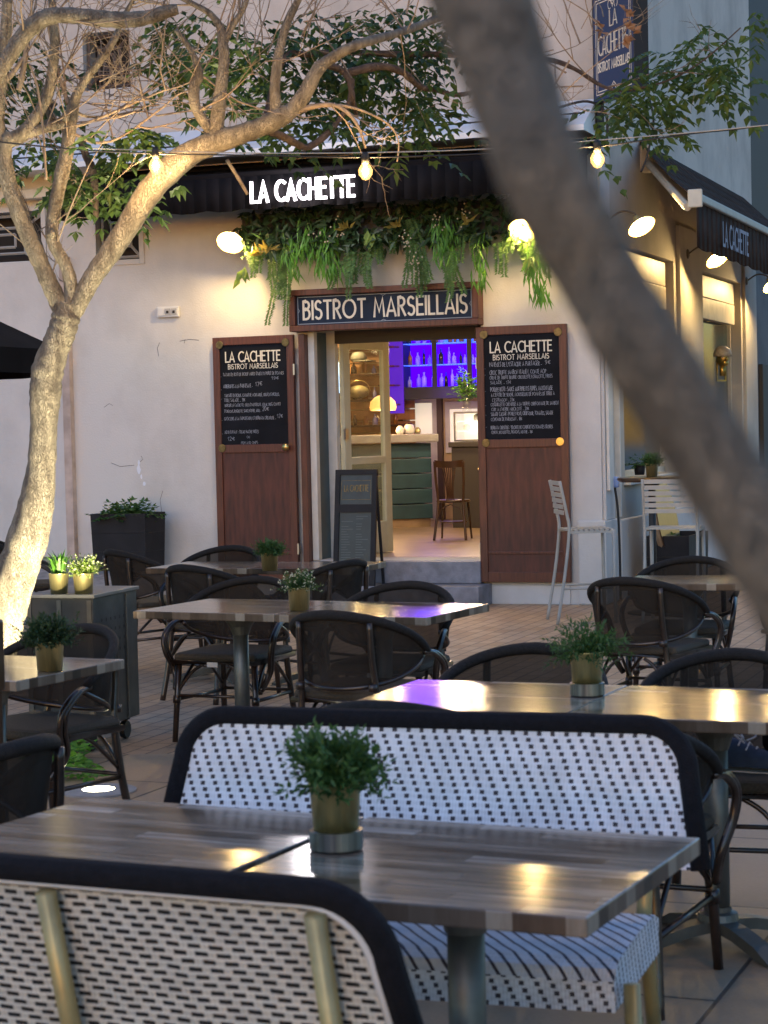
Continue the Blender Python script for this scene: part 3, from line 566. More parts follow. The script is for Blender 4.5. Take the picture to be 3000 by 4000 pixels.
menuL = [('-', -.02, .295, .03, .03), ("TATAKI DE ROTI DE BOEUF MIXED D'AILLETS PUREE DE POMMES", .03, .285, .032, .62), ('19e', .53, .33, .034, .07), ('-', -.02, .415, .03, .03), ('AUBERGINES A LA PARMESANE -', .03, .395, .036, .30), ('17e', .36, .385, .045, .07),
         ('-', -.02, .50, .03, .03), ('TARTARE DE BOEUF, CAVIAR DE MOUTARDE, OIGNONS PICKLES,', .04, .48, .032, .57), ('TUILE SALADE - 19e', .035, .525, .034, .22),
         ("BURGER LA CACHETTE : BLEU D'AUVERGNE, STEAK 180G, COMPO", .04, .57, .03, .58), ("D'OIGNONS, ROQUETTE, SAUCE POIVRE, AIOLI -", .035, .625, .03, .38), ('20e', .43, .615, .045, .06),
         ('-', -.02, .70, .03, .03), ('GNOCCHIS A LA NAPOLITAINE ET BURRATA CREMEUSE -', .03, .695, .033, .53), ('17e', .58, .685, .04, .05),
         ('-', -.02, .825, .03, .03), ('MENU ENFANT : STEAK HACHE FRITES', .03, .82, .032, .35), ('12e', .06, .885, .038, .07), ('OU', .26, .865, .025, .03), ('FISH AND CHIPS', .20, .92, .028, .17)]
menuR = [('-', -.02, .30, .03, .03), ("PANISSES DE L'ESTAQUE A PARTAGER -", .05, .28, .042, .48), ('9e', .56, .275, .04, .045), ('-', -.02, .355, .03, .03), ('CROC TRUFFE JAMBON ITALIEN, COMTE AOP', .05, .35, .04, .52), ('CREME DE TRUFFE BEURRE CIBOULETTE ECHALOTTE, FRITES', .05, .392, .033, .58), ('SALADE - 17e', .055, .435, .033, .19),
         ('-', -.02, .50, .03, .03), ('POULPE ROTI : SAUCE AUX PIMENTS FUMES, MAYONNAISE', .055, .50, .042, .57), ("A L'ENCRE DE SEICHE, MOUSSELINE DE POMMES DE TERRE A", .06, .545, .035, .58), ("L'ESTRAGON - 23e", .07, .59, .032, .20),
         ('-', -.02, .625, .03, .03), ('COQUILLETTE CREMEUSE A LA TRUFFE CHIFFONNADE DE JAMBON', .055, .63, .034, .62), ("CUIT A L'HERBE MIXOLOTE - 20e", .06, .672, .032, .34), ('-', -.02, .71, .03, .03),
         ('SALADE CAESAR : POULET ROTI, OEUFS DUR, TOMATES, SALADE', .055, .715, .036, .57), ('COPEAUX DE PARMESAN - 18e', .055, .76, .033, .28), ('-', -.02, .82, .03, .03), ('BURRATA CREMEUSE : VELOUTE DE COURGETTES TOMATES SECHEES', .05, .835, .034, .57), ('CITRON, ROQUETTES, PIGNONS, MENTHE - 18e', .055, .875, .03, .38)]
shutter(-3.265, 'brown wooden shutter with a chalk menu, left of the open door', menuL, rad(-3), (0, 0, 0, 2))
shutter(-.69, 'brown wooden chalk menu shutter right of the open door', menuR, 0, (0, 0, 0, 1))
# ---------------------------------------------------------------- awnings
def valance_wave(mb, x0, x1, y, z0, z1, n=40, side=False):
    for i in range(n):
        xa, xb = x0+(x1-x0)*i/n, x0+(x1-x0)*(i+1)/n; wa, wb = .002*math.sin(i*.7), .002*math.sin((i+1)*.7)
        za, zb = z0+.012*math.cos(i*2.1), z0+.012*math.cos((i+1)*2.1)
        mb.quad((xa, y+wa, za), (xb, y+wb, zb), (xb, y, z1), (xa, y, z1))
AO = .75
axL = FL(128, 420, AO)[0]; axR = .12
z_v0 = FL(480, 458, AO)[1]; z_v1 = FL(600, 378, AO)[1]
AW = FT('front_awning', 'black fabric awning with lit white lettering over the bistro entrance', 'awning', (axL+axR)/2, -AO, z_v0)
hw = (axR-axL)/2; vh = z_v1-z_v0; at = LZ0-.06-z_v0
mb = MB(); n = 30
for i in range(n):
    xa, xb = -hw+2*hw*i/n, -hw+2*hw*(i+1)/n
    for k in range(5):
        t0, t1 = k/5, (k+1)/5; sg = lambda t: -.04*math.sin(math.pi*t)
        mb.quad((xa, t0*(AO-.02), vh+(at-vh)*t0+sg(t0)), (xb, t0*(AO-.02), vh+(at-vh)*t0+sg(t0)), (xb, t1*(AO-.02), vh+(at-vh)*t1+sg(t1)), (xa, t1*(AO-.02), vh+(at-vh)*t1+sg(t1)))
mb.build('canopy', 'black_fabric', AW, smooth=True, solid=.004)
mb = MB(); valance_wave(mb, -hw, hw, -.035, .0, vh); mb.build('valance', 'black_fabric', AW, smooth=True, solid=.004)
mb = MB(); mb.box(-hw, hw, -.03, .03, vh-.01, vh+.045); mb.build('front_bar', 'black_fabric', AW, bevel=.01)
mb = MB()
for sx in (-hw+.3, 0, hw-.4): mb.tube([(sx, 0, vh), (sx+.25, .35, vh-.02), (sx, AO, vh+.1)], .018, 8)
mb.build('arm', 'dark_metal', AW)
lx0 = FL(540, 435, AO+.06)[0]-(axL+axR)/2; lx1 = FL(769, 380, AO+.06)[0]-(axL+axR)/2; lz = FL(655, 433, AO+.06)[1]-z_v0; lh = FL(655, 385, AO+.06)[1]-z_v0-lz; lz += .012; lh *= .88
mb = MB(); text(mb, 'LA CACHETTE', lx0+.02, lz, lh, putf(-.075, .001), w=.14, gap=.24, width=lx1-lx0-.04); mb.build('lit_lettering', 'sign_lit', AW, solid=.02)
plight('sign_glow', LW((axL+axR)/2+(lx0+lx1)/2, -AO-.3, z_v0+lz+.05), 4, (1, .93, .97), .12)
# side awning
pk = SL(1387, 303, .02)
SA = thing('side_awning', 'dark brown awning with white lettering on the side wall of the bistro', 'awning', LW(0, pk[0], pk[1]), rad(90)-TH)   # local x = along wall, local -y = outwards
AOS = 1.0; rl = SL(1500, 425, AOS); rz_ = rl[1]-pk[1]; Ls = 5.6; xr0 = rl[0]-pk[0]
mb = MB(); n = 24
def sap(x, t):
    return (x+xr0*t*(1-x/Ls), -t*AOS, rz_*t - .05*math.sin(math.pi*t))
for i in range(n):
    for k in range(6): mb.quad(sap(Ls*i/n, (k+1)/6), sap(Ls*(i+1)/n, (k+1)/6), sap(Ls*(i+1)/n, k/6), sap(Ls*i/n, k/6))
mb.build('canopy', 'brown_fabric', SA, smooth=True, solid=.004)
mb = MB(); valance_wave(mb, xr0, Ls, -AOS-.02, rz_-.42, rz_-.03); mb.build('valance', 'brown_fabric', SA, smooth=True, solid=.004)
mb = MB(); mb.box(xr0, Ls, -AOS-.05, -AOS+.03, rz_-.04, rz_+.03); mb.build('front_bar', 'white_metal', SA, bevel=.012)
mb = MB(); mb.box(xr0-.03, xr0, -AOS-.07, -AOS+.05, rz_-.09, rz_+.06); mb.build('end_cap', 'cream_metal', SA, bevel=.01)
mb = MB(); mb.tube([(.1, -.03, -.18), (xr0+.2, -AOS*.9, rz_-.06)], .035, 8); mb.tube([(3.4, -.03, -.18), (xr0+3.2, -AOS*.9, rz_-.06)], .035, 8); mb.build('arm', 'cream_metal', SA)
mb = MB(); mb.box(-.03, .12, -.1, 0, -.3, -.05); mb.build('bracket', 'cream_metal', SA, bevel=.01)
mb = MB(); text(mb, 'LA CACHETTE', xr0+1.02, rz_-.32, .19, putf(-AOS-.045, .001), w=.16, wid=.9, width=1.25); mb.build('lettering', 'chalk', SA)
# ---------------------------------------------------------------- projecting sign
sd = Vector((.37, -.93, 0)).normalized(); P0 = LW(.03, -.03, 0); 
HS = thing('hanging_sign', 'navy projecting sign with cream deco border high on the building corner', 'sign', P0+Vector((0, 0, 4.36)), math.atan2(sd.y, sd.x))
mb = MB(); mb.box(.06, .78, -.06, .06, -.0, 1.0); mb.build('sign_box', 'navy_sign', HS, bevel=.006)
mb = MB(); mb.box(.0, .055, -.035, .035, -.25, 1.1); mb.tube([(.03, 0, -.13), (-.35, .0, -.17)], .03, 4); mb.box(.02, .8, -.03, .03, 1.0, 1.05); mb.build('bracket', 'dark_metal', HS)
mb = MB(); mb.box(.78, .80, -.065, .065, -.01, 1.01); mb.build('edge_frame', 'rubber', HS)
mb = MB(); pf = putf(-.0615)
for e_ in (.05, .075):
    x0_, x1_, z0_, z1_ = .06+e_, .78-e_, e_, .9-e_
    ribbon(mb, [(x0_, z0_), (.36, z0_), (.42, z0_+.05), (.48, z0_), (x1_, z0_), (x1_, z1_), (.48, z1_), (.42, z1_-.05), (.36, z1_), (x0_, z1_), (x0_, z0_)], .008, pf, 1)
mb.build('border', 'cream_paint', HS)
mb = MB(); text(mb, 'LA', .36, .60, .13, pf, w=.07, width=.13)
text(mb, 'LA', .372, .597, .13, pf, w=.05, width=.13); text(mb, 'CACHETTE', .15, .38, .16, pf, w=.06, width=.52); text(mb, 'CACHETTE', .164, .376, .16, pf, w=.05, width=.52)
text(mb, 'BISTROT MARSEILLAIS', .14, .24, .075, pf, w=.15, width=.56)
for q in (arc(.37, .78, .03, .04, 0, 300, 8), arc(.48, .78, .03, .04, 240, -60, 8), [(.40, .81), (.42, .75), (.45, .81)]): ribbon(mb, q, .008, pf, 2)
mb.build('lettering', 'cream_paint', HS)
mb = MB(); mb.tube(cat_rom([P0+Vector((-.35, -.1, 4.32)), P0+Vector((-.1, -.15, 4.36)), P0+Vector((.06, -.12, 4.25)), P0+Vector((.06, -.1, 3.95))]), .012, 6)
tag(mb.build('wall_cable', 'cable', smooth=True), 'short black cable looping over the white ledge under the projecting sign', 'cable')
mb = MB(); mb.tube(cat_rom([AT(1400, 205, 17.9), AT(1412, 260, 17.9), AT(1400, 330, 17.9), AT(1385, 372, 17.9)]), .010, 6)
tag(mb.build('wall_cable', 'cable', smooth=True), 'long black cable hanging down the corner wall past the side awning', 'cable')
# ---------------------------------------------------------------- wall lamps
def gooseneck(name, loc, rz, label, aim, en, arm=.30, group=None):
    T = thing(name, label, 'wall lamp', loc, rz, group)
    mb = MB(); ax = Matrix.Rotation(rad(90), 3, 'X'); mb.lathe([(.05, 0), (.05, .02), (.03, .03), (0, .03)], (0, 0, 0), 16, ax); mb.build('mount', 'lamp_shell', T)
    hd = Vector((0, -arm, .0)); mb = MB(); mb.tube(cat_rom([(0, -.02, 0), (0, -arm*.5, .07), (0, -arm*.9, .05), (0, -arm, 0)], 5), .009, 8); mb.build('arm', 'lamp_shell', T, smooth=True)
    q = Vector(aim).normalized().to_track_quat('Z', 'Y').to_matrix()
    mb = MB(); mb.lathe([(.025, -.02), (.03, .03), (.07, .05), (.125, .085), (.13, .10), (.124, .098), (.065, .06), (.0, .045)], hd, 24, q); mb.build('lamp_shade', 'lamp_inner', T, smooth=True)
    mb = MB(); c = hd+q @ Vector((0, 0, .10)); mb.ball(c, .036, 14); bo = mb.build('bulb', 'bulb_core', T, smooth=True)
    return T
lx, lz_ = FL(498, 508, .35); gooseneck('wall_lamp', LW(lx, 0, lz_), -TH, 'lit dish wall lamp at the left end of the hanging greenery', (.05, -.62, -.62), 34, group='wall lamps of the bistro')
lx, lz_ = FL(1128, 482, .35); gooseneck('wall_lamp', LW(lx, 0, lz_), -TH, 'lit dish wall lamp at the right end of the hanging greenery', (.05, -.62, -.62), 34, group='wall lamps of the bistro')
for k, (vx, vy, lab) in enumerate(((1383, 480, 'lit wall lamp on the side wall above the first window'), (1548, 552, 'lit wall lamp between the two side windows below the awning lettering'), (1668, 610, 'lit wall lamp at the far end of the side wall, cut by the photo edge'))):
    ly, lz_ = SL(vx-5, vy, .32); gooseneck('wall_lamp', LW(.03, ly, lz_+.03), rad(90)-TH, lab, (-.35, -.5, -.75), 26, .28, group='wall lamps of the bistro')
# ---------------------------------------------------------------- interior
IN_Y = 7.7
IR = FT('bistro_room', 'lit bistro room with wooden floor and ochre walls seen through the doorway', 'room', 0, 0, 0)
mb = MB(); mb.quad((-7.5, .4, .39), (-.35, .4, .39), (-.35, IN_Y, .39), (-7.5, IN_Y, .39)); mb.build('floor', 'floor_wood', IR)
mb = MB(); mb.quad((-7.5, TW+.005, 3.1), (-7.5, IN_Y, 3.1), (-.35, IN_Y, 3.1), (-.35, TW+.005, 3.1)); mb.build('ceiling', 'ceiling_paint', IR)
mb = MB(); mb.quad((-7.5, IN_Y, .39), (-.35, IN_Y, .39), (-.35, IN_Y, 3.1), (-7.5, IN_Y, 3.1)); mb.build('back_wall', 'interior_wall', IR)
mb = MB(); mb.quad((-7.5, TW, .39), (-7.5, IN_Y, .39), (-7.5, IN_Y, 3.1), (-7.5, TW, 3.1)); mb.quad((-.35, TW, .39), (-.35, TW, 3.1), (-.35, IN_Y, 3.1), (-.35, IN_Y, .39)); mb.build('side_walls', 'interior_wall', IR)
def IX(x, y, d): a, z = FL(x, y, -d); return a, z
# bar
ga = G(836, 1141, .39); gb = G(936, 1137, .39); la = loc_of(ga); lb = loc_of(gb)
bd = Vector((lb[0]-la[0], lb[1]-la[1])); bl = bd.length; ba = math.atan2(bd.y, bd.x)
BA = thing('bar_counter', 'dark teal panelled bar counter with pale grey top inside the door', 'bar', LW(la[0], la[1], .39), ba-TH)
mb = MB(); hgt = 1.02
for k in range(5): mb.box(-2.2, bl, .0+.004*k, .6, .184*k+.10, .184*(k+1)+.088)
mb.build('front_panels', 'teal', BA, bevel=.006)
mb = MB(); mb.box(-2.2, bl-.02, .03, .6, 0, .1); mb.build('plinth', 'floor_wood', BA)
mb = MB(); mb.box(-2.2, bl+.06, -.10, .66, hgt, hgt+.10); mb.build('top', 'step_stone' if 0 else 'concrete', BA, bevel=.015)
BH = .39+hgt+.11
def on_bar(x, off=.2): return BA.location+Vector((math.cos(ba-TH), math.sin(ba-TH), 0))*x+Vector((-math.sin(ba-TH), math.cos(ba-TH), 0))*off+Vector((0, 0, hgt+.102))
# table lamp with glowing shade
T = thing('table_lamp', 'table lamp with glowing orange mushroom shade on the bar', 'lamp', on_bar(.12*bl, .25), 0)
mb = MB(); mb.lathe([(.06, 0), (.06, .015), (.02, .03), (.018, .12), (.028, .17), (.012, .22), (.012, .3), (0, .3)], n=16); mb.build('base', 'brass', T, smooth=True)
mb = MB(); mb.lathe([(.15, .29), (.165, .33), (.15, .40), (.10, .45), (.03, .48), (0, .48)], n=24); mb.build('lamp_shade', 'shade_lit', T, smooth=True)
plight('lamp_light', T.location+Vector((0, -.1, .22)), 4, WARM, .06)
for i, (q, r_, m_, lab) in enumerate(((.42, .05, 'white_cloth', 'small pale round jar on the bar beside the glowing lamp'), (.62, .065, 'plastic_white', 'white round panda-patched pot on the bar counter, right of the lamp'), (.80, .04, 'gold_pot', 'small gold tin at the right end of the bar top'))):
    T = thing('bar_pot', lab, 'pot', on_bar(q*bl, .15), 0, 'small pots on the bar')
    mb = MB(); mb.lathe([(r_*.7, 0), (r_, r_*.5), (r_*1.02, r_), (r_*.8, r_*1.6), (r_*.5, r_*1.8), (0, r_*1.8)], n=16); mb.build('body', m_, T, smooth=True)
    mb = MB(); mb.lathe([(r_*.55, r_*1.8), (r_*.5, r_*2.0), (0, r_*2.05)], n=16); mb.build('lid', 'bottle_dark' if i == 1 else m_, T, smooth=True)
# shelf unit behind the door glass
SY = 7.1
sx0_, szT = IX(742, 738, SY); sx1_, szB = IX(880, 940, SY)
SH = FT('back_bar_shelf', 'open wooden bar shelf seen through the glass of the door', 'shelf', sx0_, SY, .39)
mb = MB(); n = 11
for k in range(n): mb.box(-.6, sx1_-sx0_, .3, .33, 1.0+k*.15, 1.0+k*.15+.135)
mb.build('back_boards', 'wood_orange', SH, bevel=.004)
mb = MB()
zz = [1.22, 1.55, 1.88, 2.22]
for z in zz: mb.box(-.6, sx1_-sx0_, .0, .3, z, z+.025)
mb.build('shelf_boards', 'bistro_wood', SH, bevel=.003)
mb = MB(); mb.box(-.6, sx1_-sx0_, -.05, .3, .0, .98); mb.build('base_unit', 'wood_orange', SH, bevel=.004)
W_ = sx1_-sx0_
jar_specs = []
for zi, z in enumerate(zz[:3]):
    for k in range(9): jar_specs.append((-.45+(W_+.4)*k/9+R.uniform(-.02, .02), z+.026, R.uniform(.025, .04), R.uniform(.09, .2)))
for i, (x, z, r_, h_) in enumerate(jar_specs):
    p = SH.location+uu*x+ww*(.12)+Vector((0, 0, z)); mb = MB(); mb.lathe([(r_, 0), (r_, h_*.55), (r_*.35, h_*.75), (r_*.35, h_), (0, h_)], n=10)
    row = ('lowest', 'middle', 'upper')[i//9]
    o = mb.build('bottle', ('bottle_clear', 'bottle_dark', 'bottle_amber')[i % 3], None, smooth=True, loc=p); tag(o, '%s bottle on the %s shelf behind the glass of the door' % (('clear', 'dark', 'amber')[i % 3], row), 'bottle', 'bottles on the %s door shelf' % row)
plight('shelf_lamp', LW(sx0_+.15, SY-.3, 2.75), 12, (1, .68, .32), .06)
# cap, melon-like bowl, screen
p = AT(775, 780, SH.location.y-.05); T = thing('cap', 'grey baseball cap on the shelf behind the door glass', 'cap', p, rad(10))
mb = MB(); mb.lathe([(.10, 0), (.105, .05), (.08, .10), (.03, .12), (0, .12)], n=18); mb.build('crown', 'grey_felt', T, smooth=True)
mb = MB(); mb.lathe([(.02, .01), (.16, -.01), (.16, .0), (.02, .02)], (.07, 0, 0), 18); mb.build('brim', 'grey_felt', T, smooth=True)
p = AT(775, 862, SH.location.y-.05); T = thing('ornament_bowl', 'patterned round gold and black bowl on the shelf behind the door glass', 'bowl', p+Vector((0, 0, 0)), 0)
mb = MB(); mb.ball((0, 0, .09), .14, 16, (1, .8, .62)); mb.build('body', mat('patterned', (.5, .42, .2), .4, var=1, vscale=9, col2=(.03, .03, .02)), T, smooth=True)
mb = MB(); mb.tube(arc3 if 0 else [(math.cos(rad(a_))*.15, 0, .1+math.sin(rad(a_))*.14) for a_ in range(0, 181, 20)], .006, 6); mb.build('handle', 'brass', T, smooth=True)
a_, z_ = IX(732, 775, 6.9); mb = MB(); mb.box(-.16, .16, -.02, .02, 0, .42); mb.mi = 1; mb.box(-.145, .145, -.024, -.02, .015, .405)
tag(mb.build('screen', ['rubber', 'screen_lit'], None, loc=LW(a_-.02, 6.9, IX(732, 852, 6.9)[1]), rz=-TH), 'bright blue tablet screen glowing on the shelf behind the door', 'screen')
# hanging blue-lit bottle cabinets
BC = 6.9
cx0, cz1 = IX(868, 716, BC); cx1, cz0 = IX(1046, 832, BC)
CB = FT('bottle_cabinet', 'black hanging cabinet with glowing blue back and glass shelves of bottles', 'cabinet', cx0, BC, cz0)
W_ = cx1-cx0+.3; Hc = min(cz1-cz0+.42, 3.09-cz0)
mb = MB(); mb.box(-.12, W_, .32, .36, -.15, Hc); mb.box(-.12, W_, 0, .32, -.15, -.0); mb.box(-.12, 0, -.0, .32, .001, Hc)
cols = [.42, .88, 1.3]
for c_ in cols: mb.box(c_-.03, c_+.03, -.0, .03, .001, Hc)
mb.build('case', 'rubber', CB, bevel=.004)
mb = MB(); mb.box(.005, W_, .30, .315, .005, Hc); mb.build('lit_back', 'bluelight', CB)
mb = MB()
for z in (.27, .54): mb.box(.001, W_, .04, .295, z, z+.008)
mb.build('glass_shelf', 'bluelight_pale', CB)
mb = MB(); mb.box(.45, .85, .286, .299, .55, .62); mb.box(1.0, 1.3, .286, .299, .3, .4); mb.build('pale_glow', 'bluelight_pale', CB)
mb = MB(); mb.ball((1.02, -.01, -.07), .012, 8); mb.build('red_light', 'red_lit', CB)
bi = 0
for zi, z in enumerate((.002, .28, .55)):
    x = .05
    while x < W_-.05:
        r_ = R.uniform(.018, .034); h_ = R.uniform(.10, .23)
        if zi < 2 and h_ > .22: h_ = .22
        mb = MB(); mb.lathe([(r_, 0), (r_, h_*.6), (r_*.35, h_*.78), (r_*.35, h_), (0, h_)], n=10)
        m_ = R.choice(('bottle_dark', 'bottle_clear', 'bottle_clear', 'bottle_amber'))
        row = ('bottom', 'middle', 'top')[zi]
        o = mb.build('bottle', m_, None, smooth=True, loc=LW(cx0+x, BC+R.uniform(.1, .22), cz0+z+.001)); tag(o, 'bottle or glass on the %s shelf of the blue-lit cabinet' % row, 'bottle', 'bottles on the %s shelf of the blue cabinet' % row)
        x += r_*2+R.uniform(.015, .05)
plight('cabinet_glow', LW(cx0+.6, BC-.25, cz0-.1), 2, (.2, .08, 1), .25)
plight('cabinet_glow', LW(cx0+1.3, 3.6, 2.6), 4, (.3, .08, 1), .3)
# left purple shelf behind the leaf
a_, z1_ = IX(826, 722, 6.8); mb = MB(); mb.box(0, .26, 0, .03, 0, 1.0); mb.mi = 1
for k in range(4): mb.box(0, .22, -.2, -.0, .1+k*.24, .12+k*.24)
tag(mb.build('wall_shelf', [mat('purple_lit', (.02, .01, .05), .5, emit=(.10, .01, .6), estr=.16), 'mahogany'], None, loc=LW(a_, 6.8, z1_-1.0), rz=-TH), 'narrow shelf glowing purple beside the glass door leaf', 'shelf')
# back door with white sheet, service hatch
a0_, zt_ = IX(885, 872, IN_Y); a1_, _ = IX(932, 872, IN_Y)
T = FT('kitchen_door', 'white kitchen door with a bright paper sheet at the back of the room', 'door', a0_-.03, IN_Y, .39)
mb = MB(); wd = a1_-a0_+.12; mb.box(-.05, wd, -.05, -.002, 0, zt_-.39+.12); mb.build('panel', 'white_wood', T, bevel=.006)
mb = MB(); mb.box(.05, wd-.07, -.056, -.051, zt_-.39-.42, zt_-.39+.0); mb.build('paper_sheet', 'white_glow', T)  # sheet emits on its own; its brightness is put into the material
mb = MB(); mb.box(-.12, -.051, -.07, -.002, 0, zt_-.39+.2); mb.box(wd+.001, wd+.07, -.07, -.002, 0, zt_-.39+.2); mb.box(-.05, wd, -.07, -.002, zt_-.39+.125, zt_-.39+.2); mb.build('frame', 'grille_dark', T)
a0_, zt_ = IX(962, 868, IN_Y-.02); 
T = FT('service_hatch', 'pale framed hatch in the ochre back wall behind the display fridge', 'hatch', a0_, IN_Y-.01, 1.25)
mb = MB(); mb.box(0, .45, -.04, 0, 0, zt_-1.25); mb.build('frame', 'white_wood', T, bevel=.006)
mb = MB(); mb.box(.07, .45, -.046, -.041, .1, zt_-1.35); mb.build('pane', 'white_glow', T)  # hatch pane glows by emission, brightness put into the surface
# display fridge on a dark stand, plant vase
FD = 5.6; a0_, zb_ = IX(981, 954, FD); a1_, zt_ = IX(1060, 888, FD)
T = FT('fridge_stand', 'dark wooden cupboard under the lit display fridge', 'cupboard', a0_, FD, .39)
mb = MB(); mb.box(-.03, .7, -.02, .5, 0, zb_-.39-.07); mb.build('body', 'interior_dark', T, bevel=.006)
mb = MB(); mb.box(-.06, .72, -.05, .52, zb_-.39-.069, zb_-.39-.005); mb.build('top', 'interior_dark', T, bevel=.01)
T = FT('display_fridge', 'brightly lit glass display fridge on the dark cupboard', 'fridge', a0_, FD, zb_)
mb = MB(); mb.box(0, .6, .42, .45, 0, zt_-zb_); mb.build('lit_back', 'fridge_lit', T)
mb = MB(); hF = zt_-zb_; mb.box(0, .02, 0, .03, 0, hF); mb.box(0, .6, 0, .42, hF-.02, hF); mb.box(0, .6, 0, .42, 0, .02); mb.build('frame', 'steel', T)
mb = MB(); mb.box(.03, .58, .05, .4, hF*.33, hF*.33+.012); mb.box(.03, .58, .05, .4, hF*.66, hF*.66+.012); mb.build('shelf', 'fridge_lit', T)
for k in range(4):
    mb = MB(); mb.lathe([(.03, 0), (.045, .02), (.04, .07), (0, .09)], (.10+.13*k, .2, hF*.68 if k % 2 else hF*.35), 12); mb.build('dish', 'white_cloth', T, smooth=True)
T = FT('vase_plant', 'leafy green plant in a glass vase on the display fridge', 'vase', a0_+.12, FD+.15, zt_+.005)
mb = MB(); mb.lathe([(.06, 0), (.05, .05), (.10, .25), (.11, .33), (.10, .33), (.09, .25), (.04, .05), (0, .03)], n=18); mb.build('vase', 'pane_clear', T, smooth=True)
mb = MB()
for k in range(60): spray(mb, (R.gauss(0, .03), R.gauss(0, .03), R.uniform(.1, .35)), Vector((R.gauss(0, .7), R.gauss(0, .7), 1)), R.uniform(.08, .2), 4, .06, .03, .8)
mb.build('foliage', 'leaf_bright', T)
# bistro chairs
def bistro_chair(label, loc, rz, group=None, s=1.0):
    T = thing('bistro_chair', label, 'chair', loc, rz, group)
    S = Matrix.Scale(s, 4)
    def b_(n_, f_, m_='bistro_wood', sm=True):
        mb = MB(); mb.T = S; f_(mb); return mb.build(n_, m_, T, smooth=sm)
    b_('seat', lambda mb: mb.lathe([(0, .44), (.19, .44), (.205, .455), (.19, .47), (0, .465)], n=24))
    for sx in (-1, 1):
        b_('leg', lambda mb: mb.tube([(sx*.15, .15, .45), (sx*.18, .20, 0)], [.016, .012], 8))
        b_('leg', lambda mb: mb.tube(cat_rom([(sx*.17, -.24, .93), (sx*.165, -.2, .7), (sx*.15, -.17, .45), (sx*.17, -.21, .2), (sx*.19, -.27, 0)]), .016, 8))
        b_('brace', lambda mb: mb.tube(cat_rom([(sx*.17, -.2, .18), (sx*.12, -.19, .35), (0, -.18, .42)]), .009, 6))
    def top(mb):
        P = [(math.sin(t)*.2, -.24-.05*math.cos(t*1.3)+.03, .90) for t in [(-1+i/6)*1.05 for i in range(13)]]
        for a, b in zip(P, P[1:]):
            mb.box(0, 0, 0, 0, 0, 0) if 0 else mb.quad((a[0], a[1], .85+.02*abs(a[0])*3), (b[0], b[1], .85+.02*abs(b[0])*3), (b[0], b[1]-.015, .93+.12*b[0]**2*4), (a[0], a[1]-.015, .93+.12*a[0]**2*4))
            mb.quad((b[0], b[1]+.02, .85+.02*abs(b[0])*3), (a[0], a[1]+.02, .85+.02*abs(a[0])*3), (a[0], a[1]+.005, .93+.12*a[0]**2*4), (b[0], b[1]+.005, .93+.12*b[0]**2*4))
    b_('top_rail', top)
    def splat(mb):
        for k in range(-3, 4): mb.tube(cat_rom([(k*.028, -.25, .87), (k*.018, -.235, .72), (k*.012, -.20, .55), (k*.016, -.185, .46)]), .0065, 6)
    b_('backrest', splat)
    b_('stretcher', lambda mb: mb.lathe([(.155, .2), (.165, .2), (.165, .215), (.155, .215)], n=20))
    return T
g_ = G(965, 1168, .39); la = loc_of(g_)
bistro_chair('dark bentwood bistro chair with fan back on the bistro floor, first inside the door', LW(la[0]+.0, la[1]+.25, .391), rad(8)-TH, 'bentwood chairs inside', .9)
bistro_chair('dark bentwood bistro chair inside the door, hidden behind the first one', LW(la[0]+.42, la[1]+.75, .391), rad(20)-TH, 'bentwood chairs inside', .9)
T = FT('brass_table', 'small round table with brass rim inside the door beside the bentwood chairs', 'table', la[0]+.50, la[1]+.62, .391)
mb = MB(); mb.lathe([(0, .72), (.31, .72), (.32, .735), (.31, .75), (0, .75)], n=32); mb.build('tabletop', 'brass', T, smooth=False)
mb = MB(); mb.lathe([(.035, .02), (.03, .72)], n=14); mb.build('stem', 'rubber', T, smooth=True)
mb = MB()
for k in range(4): a_ = k*math.pi/2+.3; mb.tube([(0, 0, .06), (math.cos(a_)*.25, math.sin(a_)*.25, .03), (math.cos(a_)*.3, math.sin(a_)*.3, .005)], [.03, .022, .015], 8)
mb.build('foot', 'rubber', T, smooth=True)
# room lights: warm ceiling lamps
for i, (vx, dep, lab) in enumerate(((820, 1.8, 'round ceiling lamp just inside the door'), (1026, 5.2, 'round ceiling lamp deepest in the room'), (968, 3.6, 'round ceiling lamp in the middle above the bistro chairs'))):
    x_ = FL(vx, 700, -dep)[0]
    T = FT('ceiling_lamp', lab, 'ceiling lamp', x_, dep, 2.99, 'ceiling lamps in the bistro')
    mb = MB(); mb.lathe([(0, 0), (.11, .0), (.13, .03), (.13, .1), (0, .1)], n=20); mb.build('diffuser', 'strip_lit', T, smooth=False)
    plight('lamp_light', LW(x_, dep, 2.45), 17, (1, .69, .34), .12)

